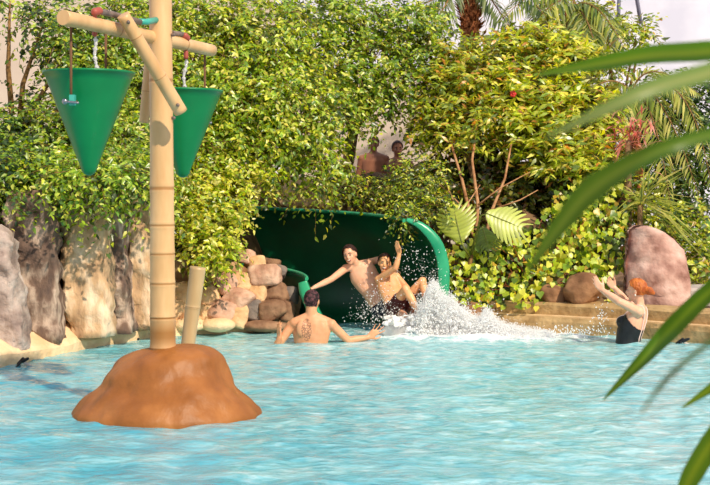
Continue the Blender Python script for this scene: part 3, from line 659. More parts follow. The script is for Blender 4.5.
tree('ficus_tree', 'tree with scattered shiny leaves above the two people waiting, pale wall showing through', 'tree', gpt(336, 18.4), [
 (320,12,17,40,26,.5),(365,20,17.2,42,32,.5),(410,30,17.4,36,30,.45),(335,60,16.8,36,36,.45),(378,70,17.0,44,36,.45,.8),(420,70,17.2,30,34,.4,.8),(335,108,16.6,28,30,.4),(390,102,17,36,14,.35,.8),(430,34,17.4,12,20,.3)], .33, .068, .034, GREEN_FICUS, .6, .08, 'broad-leaved trees over the pool')
# shrubs
tree('bush', 'dark small-leaved bush hanging over the top rim of the slide', 'bush', gpt(385, 18.0), [
 (338,186,17.6,24,12,.3),(360,186,17.7,30,10,.25),(386,191,17.0,40,18,.3),(418,180,16.0,36,26,.4),(412,205,15.6,32,18,.3),(404,218,15.1,13,11,.12),(438,205,15.6,14,22,.25)], .4, .05, .024, GREEN_LIME+[((70,96,26),4),((50,74,24),2)], .5, .04, twig=.2)
tree('shrub', 'light yellow-green shrub hanging over the rock pile beside the short bamboo post', 'shrub', gpt(212, 15.9), [
 (200,180,15.1,38,26,.35),(236,172,15.2,34,20,.35),(262,182,15.3,18,12,.25),(205,212,14.8,30,26,.3),(230,205,14.9,22,24,.3),(208,243,14.6,24,22,.25),(224,246,14.6,15,18,.2),(210,264,14.5,14,11,.15),(188,200,15,22,34,.3)], .38, .06, .032, GREEN_LIME+[((214,210,110),2)], .6, .035, twig=.2)
def stem_bundle(t, specs, m='branch'):
    for i, (pts, r) in enumerate(specs):
        mb = MB(); p = [P(*q) for q in pts]; mb.tube(p, [r*(1-.6*j/(len(p)-1)) for j in range(len(p))], 8); mb.build('stem', M[m], t)
t = tree('stemmed_shrub', 'yellow-green shrub on bare brown stems behind the green slide lip', 'shrub', gpt(475, 16.9), [
 (448,100,17,34,36,.4),(478,75,17,36,30,.4),(455,60,17.2,22,20,.35),(436,128,16.8,26,20,.35),(482,118,16.8,36,26,.4),(462,138,16.7,26,12,.3)], .36, .1, .034, ORANGE_MIX, .25, .03, tpl=T_LANCE, k=10, twig=.24, spread=.8, fill=.3)
stem_bundle(t, [([(478,252,16.1),(470,215,16.2),(462,180,16.3),(450,140,16.5)],.03),([(474,252,16.1),(478,205,16.2),(472,160,16.4),(478,120,16.6)],.026),([(482,250,16.1),(492,210,16.2),(505,178,16.3),(512,140,16.5)],.024),([(476,240,16),(455,205,16.1),(436,160,16.3)],.018),([(470,215,16.2),(448,192,16.2),(432,178,16.2)],.011),([(492,210,16.1),(520,200,16.1),(538,190,16.2)],.011),([(478,205,16.1),(500,188,16.1),(530,172,16.3)],.012),([(452,240,16),(460,215,16),(480,185,16.2)],.012)])
tree('understory_shrub', 'dark brownish green undergrowth behind the bare brown stems and the monstera', 'shrub', gpt(506, 17.1), [
 (450,180,17.0,28,22,.25),(490,168,17.2,34,22,.3),(520,185,17.0,34,22,.3),(490,205,16.6,30,20,.2),(545,190,16.8,24,22,.25),(455,212,16.4,14,16,.15)], .4, .09, .045, [((70,84,28),3),((104,112,40),2),((130,90,50),1.2),((160,160,60),1)], .4, .03, twig=.2, fill=.3)
t = tree('rosette_shrub', 'pale yellow-green shrub of narrow leaf rosettes with one red flower, beyond the ivy', 'shrub', gpt(535, 17.6), [
 (500,52,17.6,30,22,.35),(535,48,17.6,34,26,.35),(570,62,17.5,32,26,.4),(505,95,17,34,32,.4),(545,98,16.9,40,34,.4),(522,132,16.8,34,24,.4),(560,140,16.6,36,30,.4),(592,120,16.8,28,34,.4),(590,162,16.4,32,20,.35),(550,162,16.6,28,14,.3)], .34, .125, .038, YELLOW_MIX, .2, .045, tpl=T_LANCE, k=12, twig=.2, spread=1.1, fill=.35)
mb = MB(); q = P(513, 94, 16.55); [mb.ell(q+V(math.cos(a)*.022, -.01, math.sin(a)*.022), (.02,.012,.02)) for a in [i*1.257 for i in range(5)]]; mb.ell(q+V(0,-.02,0), (.012,.012,.012)); tag(mb.build('flower', M['petal'], t), 'single small red flower')
tree('leafy_tree', 'small pale green tree with its top against the bright sky beside the roof struts', 'tree', gpt(600, 21), [
 (575,20,20,30,20,.5),(608,28,20,24,20,.5),(636,36,20,14,14,.4),(645,24,20,6,8,.2),(560,8,20,26,12,.4),(600,60,20,36,16,.5)], .3, .085, .036, YELLOW_MIX+GREEN_FICUS, .3, .06)
tree('evergreen_shrub', 'dark green bushy shrub behind the arching palm fronds near the frame edge', 'shrub', gpt(672, 19), [
 (655,105,18.6,42,24,.5),(695,100,18.6,30,28,.5),(645,140,18.6,36,30,.5),(690,150,18.4,34,40,.5),(650,180,18.2,34,22,.4,.7),(695,195,18.2,26,28,.4,.8),(665,212,18.2,30,12,.3,.6)], .34, .075, .036, GREEN_DARK, .4, .06)
tree('laurel_bush', 'low glossy bush behind the upper edge of the ivy and the rose-grey boulder', 'bush', gpt(630, 17.2), [
 (618,205,16.6,24,20,.3),(660,222,16.8,34,12,.3),(700,235,16.6,20,26,.3),(688,262,16.2,14,24,.25),(610,180,16.7,24,18,.3)], .36, .08, .045, IVY_MIX+GREEN_DARK[1:], .4, .03)

# ivy over the bank
def ivy():
    t = thing('ivy', gpt(545, 15.9), 'yellow-green broad-leaved ivy covering the bank above the pool edge', 'ivy')
    B = []; patches = [(575,215,30,34,1),(592,208,38,38,1),(480,252,34,22,.8),(470,285,24,24,.8),(515,262,44,28,.9),(500,290,50,20,.9),(560,245,36,44,1),(603,240,26,40,1),(590,258,24,20,.8),(578,276,22,8,.8),(535,295,26,12,.9),(607,282,10,22,.8),(456,262,14,26,.7)]
    for px, py, rx, ry, f in patches:
        n = int(rx*ry*.14*f)
        for _ in range(n):
            a = RNG.random()*2*math.pi; r = math.sqrt(RNG.random()); x = px+rx*r*math.cos(a); y = py+ry*r*math.sin(a)
            if y > 306: continue
            B.append(P(x, y, np.interp(y, [170,240,306], [16.4,15.85,15.35])+RNG.normal()*.12-.05))
    B = np.array([b[:] for b in B]); n = len(B)
    d = unit(np.array([.0,-.25,-.75])+RNG.normal(size=(n,3))*.45); nn = unit(np.array([.25,-.75,.5])+RNG.normal(size=(n,3))*.35); s = RNG.uniform(.6, 1.25, n)
    leaf_cloud('foliage', B, d, nn, .078*s, .078*s, tints(n, IVY_MIX+[((90,118,30),2)], .18), M['ivy'], t, T_HEART)
    mb = MB()
    root = V(*[float(x) for x in P(540, 300, 15.7)])
    for _ in range(90):                                  # runners from the rooted crown out to the leaves
        i = RNG.integers(n); p = Vector(B[i])+V(0,.1,0); q = root.lerp(p, .5)+V(RNG.normal()*.1, .1, RNG.normal()*.06); mb.tube([root, q, p], .006, 5)
    mb.build('stems', M['fibre'], t)
    # dark under-leaves close to the bank
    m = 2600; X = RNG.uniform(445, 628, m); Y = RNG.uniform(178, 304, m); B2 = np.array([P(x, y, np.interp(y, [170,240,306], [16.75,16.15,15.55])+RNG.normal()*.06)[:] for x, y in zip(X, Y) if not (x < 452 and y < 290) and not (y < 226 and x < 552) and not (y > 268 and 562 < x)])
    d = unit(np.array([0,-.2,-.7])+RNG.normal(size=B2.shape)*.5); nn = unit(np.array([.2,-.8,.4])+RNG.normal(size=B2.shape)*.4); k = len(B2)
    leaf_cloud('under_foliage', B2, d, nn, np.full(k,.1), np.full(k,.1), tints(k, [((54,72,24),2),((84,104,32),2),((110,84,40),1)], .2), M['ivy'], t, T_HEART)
ivy()

# monstera with its two big slit leaves
def monstera():
    base = P(470, 262, 15.6); t = thing('monstera_plant', base, 'monstera with two big pale slit leaves beside the green slide lip', 'plant')
    def leaf(c, ang, Ln, tilt, pal, seed):
        rg = random.Random(seed); ux = V(math.cos(ang), 0, math.sin(ang)); n = V(tilt, -.9, .45).normalized(); ux = (ux-n*ux.dot(n)).normalized(); vy = n.cross(ux)
        verts, faces, tint = [], [], []; c = Vector(c)
        def pt(u, v, h=0): return c+ux*(u*Ln)+vy*(v*Ln)+n*(h*Ln)
        for s in (-1, 1):
            for i in range(9):
                u0 = -.42+.092*i; wv = .46*math.sin(math.pi*min(1, max(.06, (i+1.1)/10.2)))**.62; sweep = .12+.012*i
                cc = np.array(lin(pal))*rg.uniform(.8, 1.15); o = len(verts)
                for k, q in enumerate((0, .25, .5, .86, 1)):
                    gap = .052*(1 if q < .6 else (.8 if q < .9 else .4)); x = u0+sweep*q*q*1.2-.02*(1-q)
                    h = .05*q-.13*q*q
                    verts += [pt(x-gap, s*wv*q, h), pt(x, s*wv*q*1.02, h+.012), pt(x+gap, s*wv*q, h)]; tint += [cc*.9, cc*1.1, cc*.9]
                for k in range(4):
                    for m_ in range(2):
                        a = o+k*3+m_; faces.append((a, a+1, a+4, a+3))
        me = np_mesh('leaf', np.array([v[:] for v in verts]), np.array(faces), np.array(tint)); ob = link_mesh('leaf', me, M['ivy'], t)
        mb = MB(); mb.tube([pt(-.5,0,.01), pt(0,0,.02), pt(.5,0,-.02)], [.008,.006,.003], 6); mb.tube([pt(-.45,0,.0), pt(-.55,0,-.15), base+V(0,0,.05)], [.009,.011,.014], 6); mb.build('petiole', M['green_stem'], ob)
    leaf(P(457, 222, 15.35), math.radians(105), .5, -.25, (176,186,74), 1)
    leaf(P(507, 222, 15.35), math.radians(-20), .52, .25, (196,206,104), 2)
    leaf(P(486, 240, 15.6), math.radians(-80), .34, 0, (110,132,46), 3)
    mb = MB(); mb.tube([base-V(0,0,.3), base, base+V(.02,-.02,.08)], [.03,.028,.02], 8); mb.build('stem', M['twig'], t)
monstera()

# palms beyond the planting
def frond(t, pts, Ln, n, palette, seed, droop=.35, w=.03):
    rg = np.random.default_rng(seed); p = [P(*q) for q in pts]
    def bez(u):
        q = p
        while len(q) > 1: q = [a.lerp(b, u) for a, b in zip(q, q[1:])]
        return q[0]
    B, D, N_, LL = [], [], [], []
    for i in range(n):
        u = .08+.92*i/n; c = bez(u); tg = (bez(min(1, u+.02))-bez(u-.02)).normalized(); sd = tg.cross(V(.15,-.35,1)).normalized()
        for s in (-1, 1):
            d = tg*.75+sd*s*.8-V(0,0,droop)+Vector(rg.normal(size=3)*.1); B.append(c[:]); D.append(d[:]); N_.append((0,-.4,1)); LL.append(Ln*(math.sin(math.pi*min(1, u*.85+.15))**.6)*rg.uniform(.85, 1.1)+.02)
    k = len(B); LL = np.array(LL); ob = leaf_cloud('frond', np.array(B), np.array(D), np.array(N_, float), LL, np.full(k, w), tints(k, palette, .15), M['blade'], t, T_LANCE)
    mb = MB(); mb.tube([bez(i/14) for i in range(15)], [.016*(1-.8*i/14) for i in range(15)], 6); mb.build('midrib', M['twig'], ob)
PALM = [((124,142,52),2),((170,176,84),2),((200,196,110),1.5),((96,116,48),1)]
PALM_D = [((70,92,48),2),((116,134,80),2),((160,170,120),1)]
def palm(label, trunk, r, fronds, pal, Ln=.34, fibre=True):
    b = gpt(trunk[0][0], trunk[0][2]); t = thing('palm_tree', b, label, 'palm', 'palms beyond the planting'); mb = MB(); p = [b-V(0,0,.2)]+[P(*q) for q in trunk]
    mb.tube(p, r, 14); mb.build('trunk', M['fibre'], t)
    if fibre:
        mb = MB(); rg = random.Random(5)
        for i in range(260):
            u = .5+.5*rg.random(); a = rg.random()*6.28; c = p[-2].lerp(p[-1], (u-.5)*2); e = V(math.cos(a), math.sin(a), 0)
            mb.tube([c+e*r*.9, c+e*(r*1.3+.05)+V(0,0,.06+.06*rg.random())], [.014,.003], 4)
        tag(mb.build('trunk_fibres', M['fibre'], t), 'shaggy red-brown fibres')
    for i, f in enumerate(fronds): frond(t, f, Ln, 46, pal, 100+i)
palm('palm with a shaggy red-brown trunk rising past the pale wall', [(470,90,19),(470,30,19),(468,-40,19)], .13, [
 [(468,-30,19),(440,5,19),(400,10,18.6)],[(468,-40,19),(440,20,18.6),(428,30,18)],[(470,-30,19),(500,10,18.6),(520,45,18.2)],[(472,-40,19),(520,-20,18.6),(548,20,18)],[(470,-40,19.2),(500,-70,20),(540,-50,20.5)],[(468,-40,19.2),(430,-70,20),(395,-40,20)]], PALM_D, .4)
palm('palm with arching fronds between the roof struts and the pale rosette shrub', [(575,60,18.8),(572,10,18.8)], .1, [
 [(572,8,18.8),(595,-12,18.5),(625,50,18)],[(572,8,18.8),(610,-10,18.6),(612,80,18.2)],[(572,8,18.8),(545,-30,18.5),(500,22,18)],[(572,8,18.8),(590,5,18.2),(600,75,17.8)],[(572,8,18.8),(560,-15,18.4),(525,35,18)],[(572,8,18.8),(590,-60,19.2),(630,-30,19.5)],[(572,8,18.8),(585,25,18),(588,80,17.6)]], PALM_D+PALM, .42, False)
palm('low feathery yellow-green palm arching over the dark shrub near the frame edge', [(640,200,17.4),(632,96,17.6)], .06, [
 [(632,92,17.6),(660,70,17.2),(700,200,16.8)],[(632,92,17.6),(690,50,17.2),(712,190,16.8)],[(632,92,17.6),(655,90,17),(672,215,16.6)],[(632,92,17.6),(600,60,17.2),(575,120,17)],[(632,92,17.6),(620,90,17),(612,170,16.8)],[(632,92,17.6),(645,50,17.6),(700,95,17.4)]], PALM, .36, False)
def grass(label, base, tips, seed):
    rg = np.random.default_rng(seed); b = P(*base); t = thing('ornamental_grass', b, label, 'grass'); B, D, L_ = [], [], []
    for px, py, d in tips:
        for _ in range(9):
            e = P(px+rg.normal()*7, py+rg.normal()*7, d+rg.normal()*.1); a = b+Vector(rg.normal(size=3)*.05); B.append(a[:]); D.append((e-a)[:]); L_.append((e-a).length*rg.uniform(.7,1.05))
    k = len(B); leaf_cloud('blades', np.array(B), np.array(D), np.tile([0,-.5,1.], (k,1)), np.array(L_), np.full(k,.022), tints(k, PALM, .15), M['blade'], t, T_LANCE)
    mb = MB(); mb.tube([V(b.x, b.y, ground_z(b.x, b.y)-.1), b], [.05,.03], 8); mb.build('stem', M['bark'], t)
grass('wispy yellow-green grass blades arching above the rose-grey boulder', (640,205,16.2), [(690,165,16),(705,200,15.9),(700,235,15.8),(670,175,16),(600,220,16),(615,180,16.1),(680,215,15.8),(712,250,15.8),(650,165,16.2)], 4)
def bromeliad():
    c = P(628, 140, 16.3); t = thing('bromeliad', c, 'spiky reddish-pink bromeliad rosette above the ivy', 'plant'); rg = np.random.default_rng(8); n = 110
    d = unit(rg.normal(size=(n,3))*np.array([1,.8,.7])+np.array([.25,-.3,.1])); base = np.array(c[:])+rg.normal(size=(n,3))*np.array([.14,.08,.13])
    leaf_cloud('leaves', base, d, np.tile([0,-.4,1.], (n,1)), rg.uniform(.16,.3,n), np.full(n,.03), tints(n, [((196,120,100),3),((222,160,136),2),((140,80,64),2)], .15), M['leaf'], t, T_LANCE)
    mb = MB(); mb.tube([gpt(628,16.4)-V(0,0,.1), c], [.05,.04], 8); mb.build('stem', M['bark'], t)
bromeliad()

# the palm beside the camera
def near_palm():
    R_ = [(800,-90,2.3),(790,60,2.3),(782,200,2.6),(780,330,2.9),(785,470,2.9),(800,640,2.8)]; pr = [P(*q) for q in R_]
    base = V(1.0, 2.7, .1); t = thing('palm_plant', base, 'out-of-focus palm whose long green blades reach in over the pool beside the camera', 'palm')
    mb = MB(); mb.tube(pr+[base+V(0,0,.3), base-V(0,0,.1)], [.012,.014,.016,.018,.02,.024,.03,.04], 10); mb.build('stem', M['twig'], t)
    def blade(pts, wid, c1, c2, fold=.22, lab=None):
        p = [P(*q) for q in pts]; n = 40; verts, faces, tn = [], [], []
        def cr(i, t_):
            a, b, c, d = p[max(i-1,0)], p[i], p[i+1], p[min(i+2,len(p)-1)]
            return .5*((2*b)+(c-a)*t_+(2*a-5*b+4*c-d)*t_*t_+(3*b-a-3*c+d)*t_**3)
        for k in range(n+1):
            u = k/n*(len(p)-1); i = min(int(u), len(p)-2); c = cr(i, u-i); c2_ = cr(i, min(1, u-i+.05)) if u-i < .95 else cr(i, 1); c0 = cr(i, max(0, u-i-.05)); tg = (c2_-c0).normalized()
            view = V(0,1,0); sd = tg.cross(view).normalized(); w = np.interp(u, range(len(wid)), wid)*c.y/F/2
            for q, h in ((-1,1),(-.5,.45),(0,0),(.5,.45),(1,1)):
                verts.append((c+sd*q*w+V(0,-1,.3)*(h*w*fold*2))[:]); tn.append(np.array(lin(c1))*(1 if q < 0 else .8)*(1 if abs(q) != .5 else 1.1) if abs(q) > .1 else np.array(lin(c2)))
        for k in range(n):
            for j in range(4): a = k*5+j; faces.append((a, a+1, a+6, a+5))
        ob = link_mesh('blade', np_mesh('blade', np.array(verts), np.array(faces), np.array(tn)), M['blade'], t)
        if lab: tag(ob, lab)
    blade([(791,40,2.3),(745,48,2.4),(700,53,2.5),(650,56,2.6),(600,64,2.7),(536,75,2.8)], [8,18,21,19,15,1], (70,116,14), (118,142,40))
    blade([(790,62,2.0),(740,66,1.9),(700,76,1.8),(650,90,1.75),(605,110,1.75),(545,138,1.8)], [8,18,20,18,14,1], (108,134,70), (140,150,90))
    blade([(784,130,2.3),(740,130,2.0),(690,141,1.9),(640,160,1.9),(592,190,1.95),(560,226,2.0),(524,276,2.05)], [8,12,15,20,27,19,1], (64,100,22), (100,124,46))
    blade([(781,240,3.0),(745,268,3.2),(708,293,3.3),(672,328,3.4),(640,362,3.4),(603,400,3.5)], [8,16,19,20,13,1], (58,98,14), (96,126,36))
    blade([(780,300,2.4),(735,325,2.0),(692,356,1.7),(664,382,1.7),(640,414,1.7)], [5,6,6,6,1], (60,84,44), (80,100,60))
    blade([(780,340,3.0),(745,368,3.2),(712,388,3.3),(682,408,3.4)], [8,12,11,1], (74,112,20), (110,132,40))
    blade([(782,370,2.9),(745,400,3.0),(712,442,3.1),(690,478,3.2),(672,520,3.3)], [10,24,25,22,4], (74,114,18), (112,136,36))
near_palm()
# ------------------------------------------------------------------ people
class Head:
    def __init__(s, c, f, u, k=1.0):
        s.c = Vector(c); s.f = Vector(f).normalized(); u = Vector(u); s.u = (u-s.f*u.dot(s.f)).normalized(); s.x = s.f.cross(s.u); s.k = k
        s.B = Matrix((s.x, s.f, s.u)).transposed()
    def at(s, x, f, u): return s.c+(s.x*x+s.f*f+s.u*u)*s.k
    def loc(s, p): q = (Vector(p)-s.c)/s.k; return q.dot(s.x), q.dot(s.f), q.dot(s.u)
    def add(s, b):
        k = s.k; E = lambda x, f, u, r: b.ell(s.at(x, f, u), [q*k for q in r], s.B)
        E(0,-.012,.026,(.074,.094,.09)); E(0,.028,-.04,(.056,.06,.07)); E(0,.05,-.09,(.03,.03,.024)); E(0,-.02,-.04,(.056,.055,.05))
        for q in (-1, 1):
            E(q*.036,.055,-.022,(.024,.026,.026)); E(q*.034,.07,.028,(.026,.014,.01)); E(q*.075,-.012,-.008,(.01,.02,.031)); E(q*.08,-.02,.006,(.007,.012,.018))
        b.cap_tube(s.at(0,.08,.015), s.at(0,.1,-.022), .009*k, .0135*k); E(0,.09,-.03,(.018,.011,.009)); E(0,.078,-.054,(.025,.012,.014))
    def details(s, body, smile=True):
        k = s.k
        for q in (-1, 1):
            mb = MB(); mb.ell(s.at(q*.031,.072,.008), [.0125*k,.010*k,.008*k], s.B); e = mb.build('eye', M['eye_white'], body)
            mb = MB(); mb.ell(s.at(q*.031,.0795,.008), [.0065*k,.005*k,.0068*k], s.B); mb.build('iris', M['iris'], e)
            mb = MB(); mb.tube([s.at(q*.013,.085,.03), s.at(q*.03,.086,.036), s.at(q*.05,.074,.03)], [.0025*k,.0035*k,.002*k], 6); mb.build('eyebrow', M['brow'], body)
        mb = MB(); mb.ell(s.at(0,.083,-.055), [.028*k,.011*k,.013*k if smile else .008*k], s.B); mo = mb.build('mouth', M['lip'], body)
        if smile:
            mb = MB(); mb.ell(s.at(0,.088,-.051), [.021*k,.0085*k,.0065*k], s.B); mb.build('teeth', M['teeth'], mo)
    def hair(s, body, m, thick=.012, low=-.05, extra=None, name='hair', front=.0, slope=.72):
        b = MB(); b.inf = thick*s.k; k = s.k; b.ell(s.at(0,-.012,.026), [.074*k,.094*k,.09*k], s.B, 24, 16); b.ell(s.at(0,-.025,-.035), [.056*k,.056*k,.05*k], s.B)
        if extra: extra(b)
        def keep(p):
            x, f, u = s.loc(p); return u > low and (f < front-.012+slope*max(u, 0)+.012*math.sin(x*160) or (extra is not None and f < -.07))
        def tex(p, n): return p+n*(.004*s.k*noise.noise(p*60)+.002*s.k*noise.noise(p*160))
        return b.fused(name, m, body, .006*max(.8, k), 2, keep, tex)
def hand(b, w, d, n, side, s=1.0, curl=.25, spread=.1, thumb=.6):
    """palm and five fingers: wrist w, finger direction d, palm facing n, thumb toward side*(d x n)"""
    w = Vector(w); d = Vector(d).normalized(); n = Vector(n); n = (n-d*n.dot(d)).normalized(); x = d.cross(n)*side
    lens = [.040,.045,.041,.033]
    for i in range(4):
        o = .030-.0205*i; k = w+(d*(.088-.004*abs(i-1)-(.006 if i == 3 else 0))+x*o)*s
        b.cap_tube(w+(x*o*.55+d*.01)*s, k, .0145*s, .0115*s)
        fd = (d+x*(spread*(1.5-i)*.8)).normalized(); p = k; r = .0092 if i < 3 else .008
        for seg, lf in enumerate((1, .68, .55)):
            a = curl*(.7+.5*seg)*(1+.12*i); fd = (fd*math.cos(a)+n*math.sin(a)).normalized(); q = p+fd*lens[i]*lf*s
            b.cap_tube(p, q, r*s, r*.9*s, 8); p = q; r *= .92
    t0 = w+(x*.026+d*.022)*s; t1 = t0+(x*thumb+d*.75+n*.25).normalized()*.045*s; t2 = t1+(x*thumb*.6+d*.95+n*.3).normalized()*.033*s; t3 = t2+(x*.2+d+n*.35).normalized()*.026*s
    b.cap_tube(t0, t1, .0155*s, .012*s); b.cap_tube(t1, t2, .0108*s, .0098*s); b.cap_tube(t2, t3, .0096*s, .0082*s)
def arm(b, sh, el, wr, s=1.0, r=(.05,.041,.036,.027)):
    sh, el, wr = Vector(sh), Vector(el), Vector(wr)
    b.ell(sh, (.056*s,.056*s,.056*s)); b.cap_tube(sh, sh.lerp(el,.45), r[0]*s, r[0]*.95*s); b.cap_tube(sh.lerp(el,.45), el, r[0]*.95*s, r[1]*s)
    b.cap_tube(el, el.lerp(wr,.35), r[1]*s, r[1]*1.02*s); b.cap_tube(el.lerp(wr,.35), wr, r[1]*1.02*s, r[3]*s)
def leg(b, hp, kn, an, toe, s=1.0):
    hp, kn, an, toe = map(Vector, (hp, kn, an, toe))
    b.cap_tube(hp, hp.lerp(kn,.5), .082*s, .07*s); b.cap_tube(hp.lerp(kn,.5), kn, .07*s, .054*s); b.ell(kn, (.056*s,)*3)
    b.cap_tube(kn, kn.lerp(an,.35), .05*s, .056*s); b.cap_tube(kn.lerp(an,.35), an, .056*s, .036*s)
    f = toe-an; b.cap_tube(an, an+f*.15, .038*s, .036*s); b.cap_tube(an-f*.12, an+f*.65, .034*s, .034*s); b.cap_tube(an+f*.65, toe, .034*s, .022*s)
    t = f.normalized(); sd = t.cross(V(0,0,1)).normalized()
    for i in range(5): c = toe+sd*(i-2)*.017*s-t*abs(i-1.5)*.008*s; b.cap_tube(c-t*.03*s, c+t*.02*s, .011*s, .009*s, 8)

# the man, seen from behind, chest-deep below the slide
def man():
    k = .00; base = V(-.43, 14.02, -1.2); t = thing('person', base, 'man with cropped dark hair and a tattooed back, arms spread in the water', 'person')
    b = MB(); H = Head(P(312,301,14.05), (.28,.95,-.02), (.02,.05,1), .98); H.add(b)
    sx = V(.97,-.2,0); sy = V(.2,.97,0); N = P(311.5,318,14.03)
    b.cap_tube(H.at(0,-.025,-.03), N+V(0,0,-.02), .054, .062)
    c = lambda px, py, d=14.03: P(px, py, d)
    b.loft([(c(311.5,315.5), sx*.07, sy*.055),(c(311.5,319), sx*.135, sy*.075),(c(311.5,323.5), sx*.195, sy*.092),(c(311.5,332), sx*.2, sy*.108),(c(311,342), sx*.18, sy*.108),(c(311,352), sx*.162, sy*.1),(c(311,362), sx*.152, sy*.097),(c(311,374), sx*.17, sy*.105),(c(311,384), sx*.17, sy*.105),(c(311,392), sx*.12, sy*.09)])
    for q in (-1, 1):                                    # shoulder blades and neck slope
        b.ell(P(311.5+q*9.5,329,13.955), (.06,.03,.085)); b.cap_tube(P(311.5+q*4,317,14.03), P(311.5+q*17,323,14.03), .05, .054)
    L_, R_ = P(291.5,325.5,14.05), P(331.5,324.5,14.0)
    W = P(279.5,338,13.95); arm(b, L_, P(276,348,14.0), W, .98); hand(b, W, V(-.06,.05,1), V(.75,.55,0), 1, .95, .16, .1)
    W = P(368.5,337.5,14.12); arm(b, R_, P(348,340.5,14.05), W, .98); hand(b, W, V(.72,.1,.6), V(-.15,.95,.2), -1, 1.05, .08, .3, 1.0)
    hip = c(311,386)
    for q in (-1, 1):
        h = hip+sx*.09*q; leg(b, h, V(h.x+.03*q, h.y+.03, -.72), V(h.x+.04*q, h.y-.03, -1.12), V(h.x+.06*q, h.y+.13, -1.175), .95)
    o = b.fused('body', tattoo_skin(P(306.5,330,13.93)-base), t, .0085, 4)
    H.hair(o, M['hair_man'], .008, -.055, None); H.details(o, True)
    # swim shorts, under water
    b = MB(); b.inf = .009; b.loft([(c(311,372), sx*.17, sy*.105),(c(311,384), sx*.17, sy*.105),(c(311,392), sx*.13, sy*.09)])
    for q in (-1, 1): h = hip+sx*.09*q; b.cap_tube(h, V(h.x+.02*q, h.y+.02, h.z-.2), .084, .08)
    b.fused('swim_shorts', M['swim_navy'], t, .01, 3)
man()

def boy_behind():
    base = P(388,312,15.5); t = thing('person', base, 'laughing boy in the slide reaching one outstretched arm toward the inner rim', 'person')
    b = MB(); H = Head(P(350,255,15.45), (-.3,-.95,-.12), (-.22,0,1), .93); H.add(b); s = .9
    a = V(.86,.2,.45).normalized()                        # across the tilted chest
    ax = (P(385,306,15.5)-P(357,265,15.55)).normalized(); sx = (V(1,.1,0)-ax*V(1,.1,0).dot(ax)).normalized(); sy = ax.cross(sx)
    N = P(356.5,265,15.52); b.cap_tube(H.at(0,-.02,-.03), N, .048, .052)
    b.loft([(P(357,264,15.53), sx*.07, sy*.05),(P(359.5,268,15.54), sx*.14, sy*.075),(P(363,274,15.55), sx*.165, sy*.09),(P(368,282,15.55), sx*.155, sy*.09),(P(374,291,15.53), sx*.135, sy*.082),(P(380,300,15.5), sx*.14, sy*.088),(P(386,308,15.48), sx*.145, sy*.09),(P(389,312,15.45), sx*.1, sy*.07)])
    S1, S2 = P(345.5,268.5,15.5), P(369.5,262.5,15.6)
    b.cap_tube(N, S1, .045, .046); b.cap_tube(N, S2, .045, .046)
    W = P(314,287.5,15.12); arm(b, S1, P(331,279.5,15.3), W, .86); hand(b, W, V(-.85,-.25,-.25), V(.1,.1,-1), 1, .82, .5, .06)
    W = P(392,268,15.62); arm(b, S2, P(382,258.5,15.75), W, .86); hand(b, W, V(.75,-.3,-.6), V(-.2,-1,-.1), -1, .82, .4, .06)
    for h, kn, an, to in ((P(383,306,15.45),P(398,311,15.1),P(412,321,14.8),P(420,321,14.7)),(P(390,306,15.5),P(409,308,15.22),P(421,319,14.95),P(429,319,14.87))): leg(b, h, kn, an, to, .82)
    o = b.fused('body', M['skin_boy'], t, .0085, 4); H.hair(o, M['hair_dark'], .016, -.045, None, front=.006); H.details(o)
    b = MB(); b.inf = .01; b.loft([(P(381,301,15.5), sx*.14, sy*.088),(P(386,308,15.48), sx*.145, sy*.09),(P(389,312,15.45), sx*.12, sy*.08)])
    for h, kn in ((P(383,306,15.45),P(398,311,15.1)),(P(390,306,15.5),P(409,308,15.22))): b.cap_tube(h, h.lerp(kn,.6), .068, .066)
    b.fused('swim_shorts', M['swim_navy'], t, .01, 3)
boy_behind()
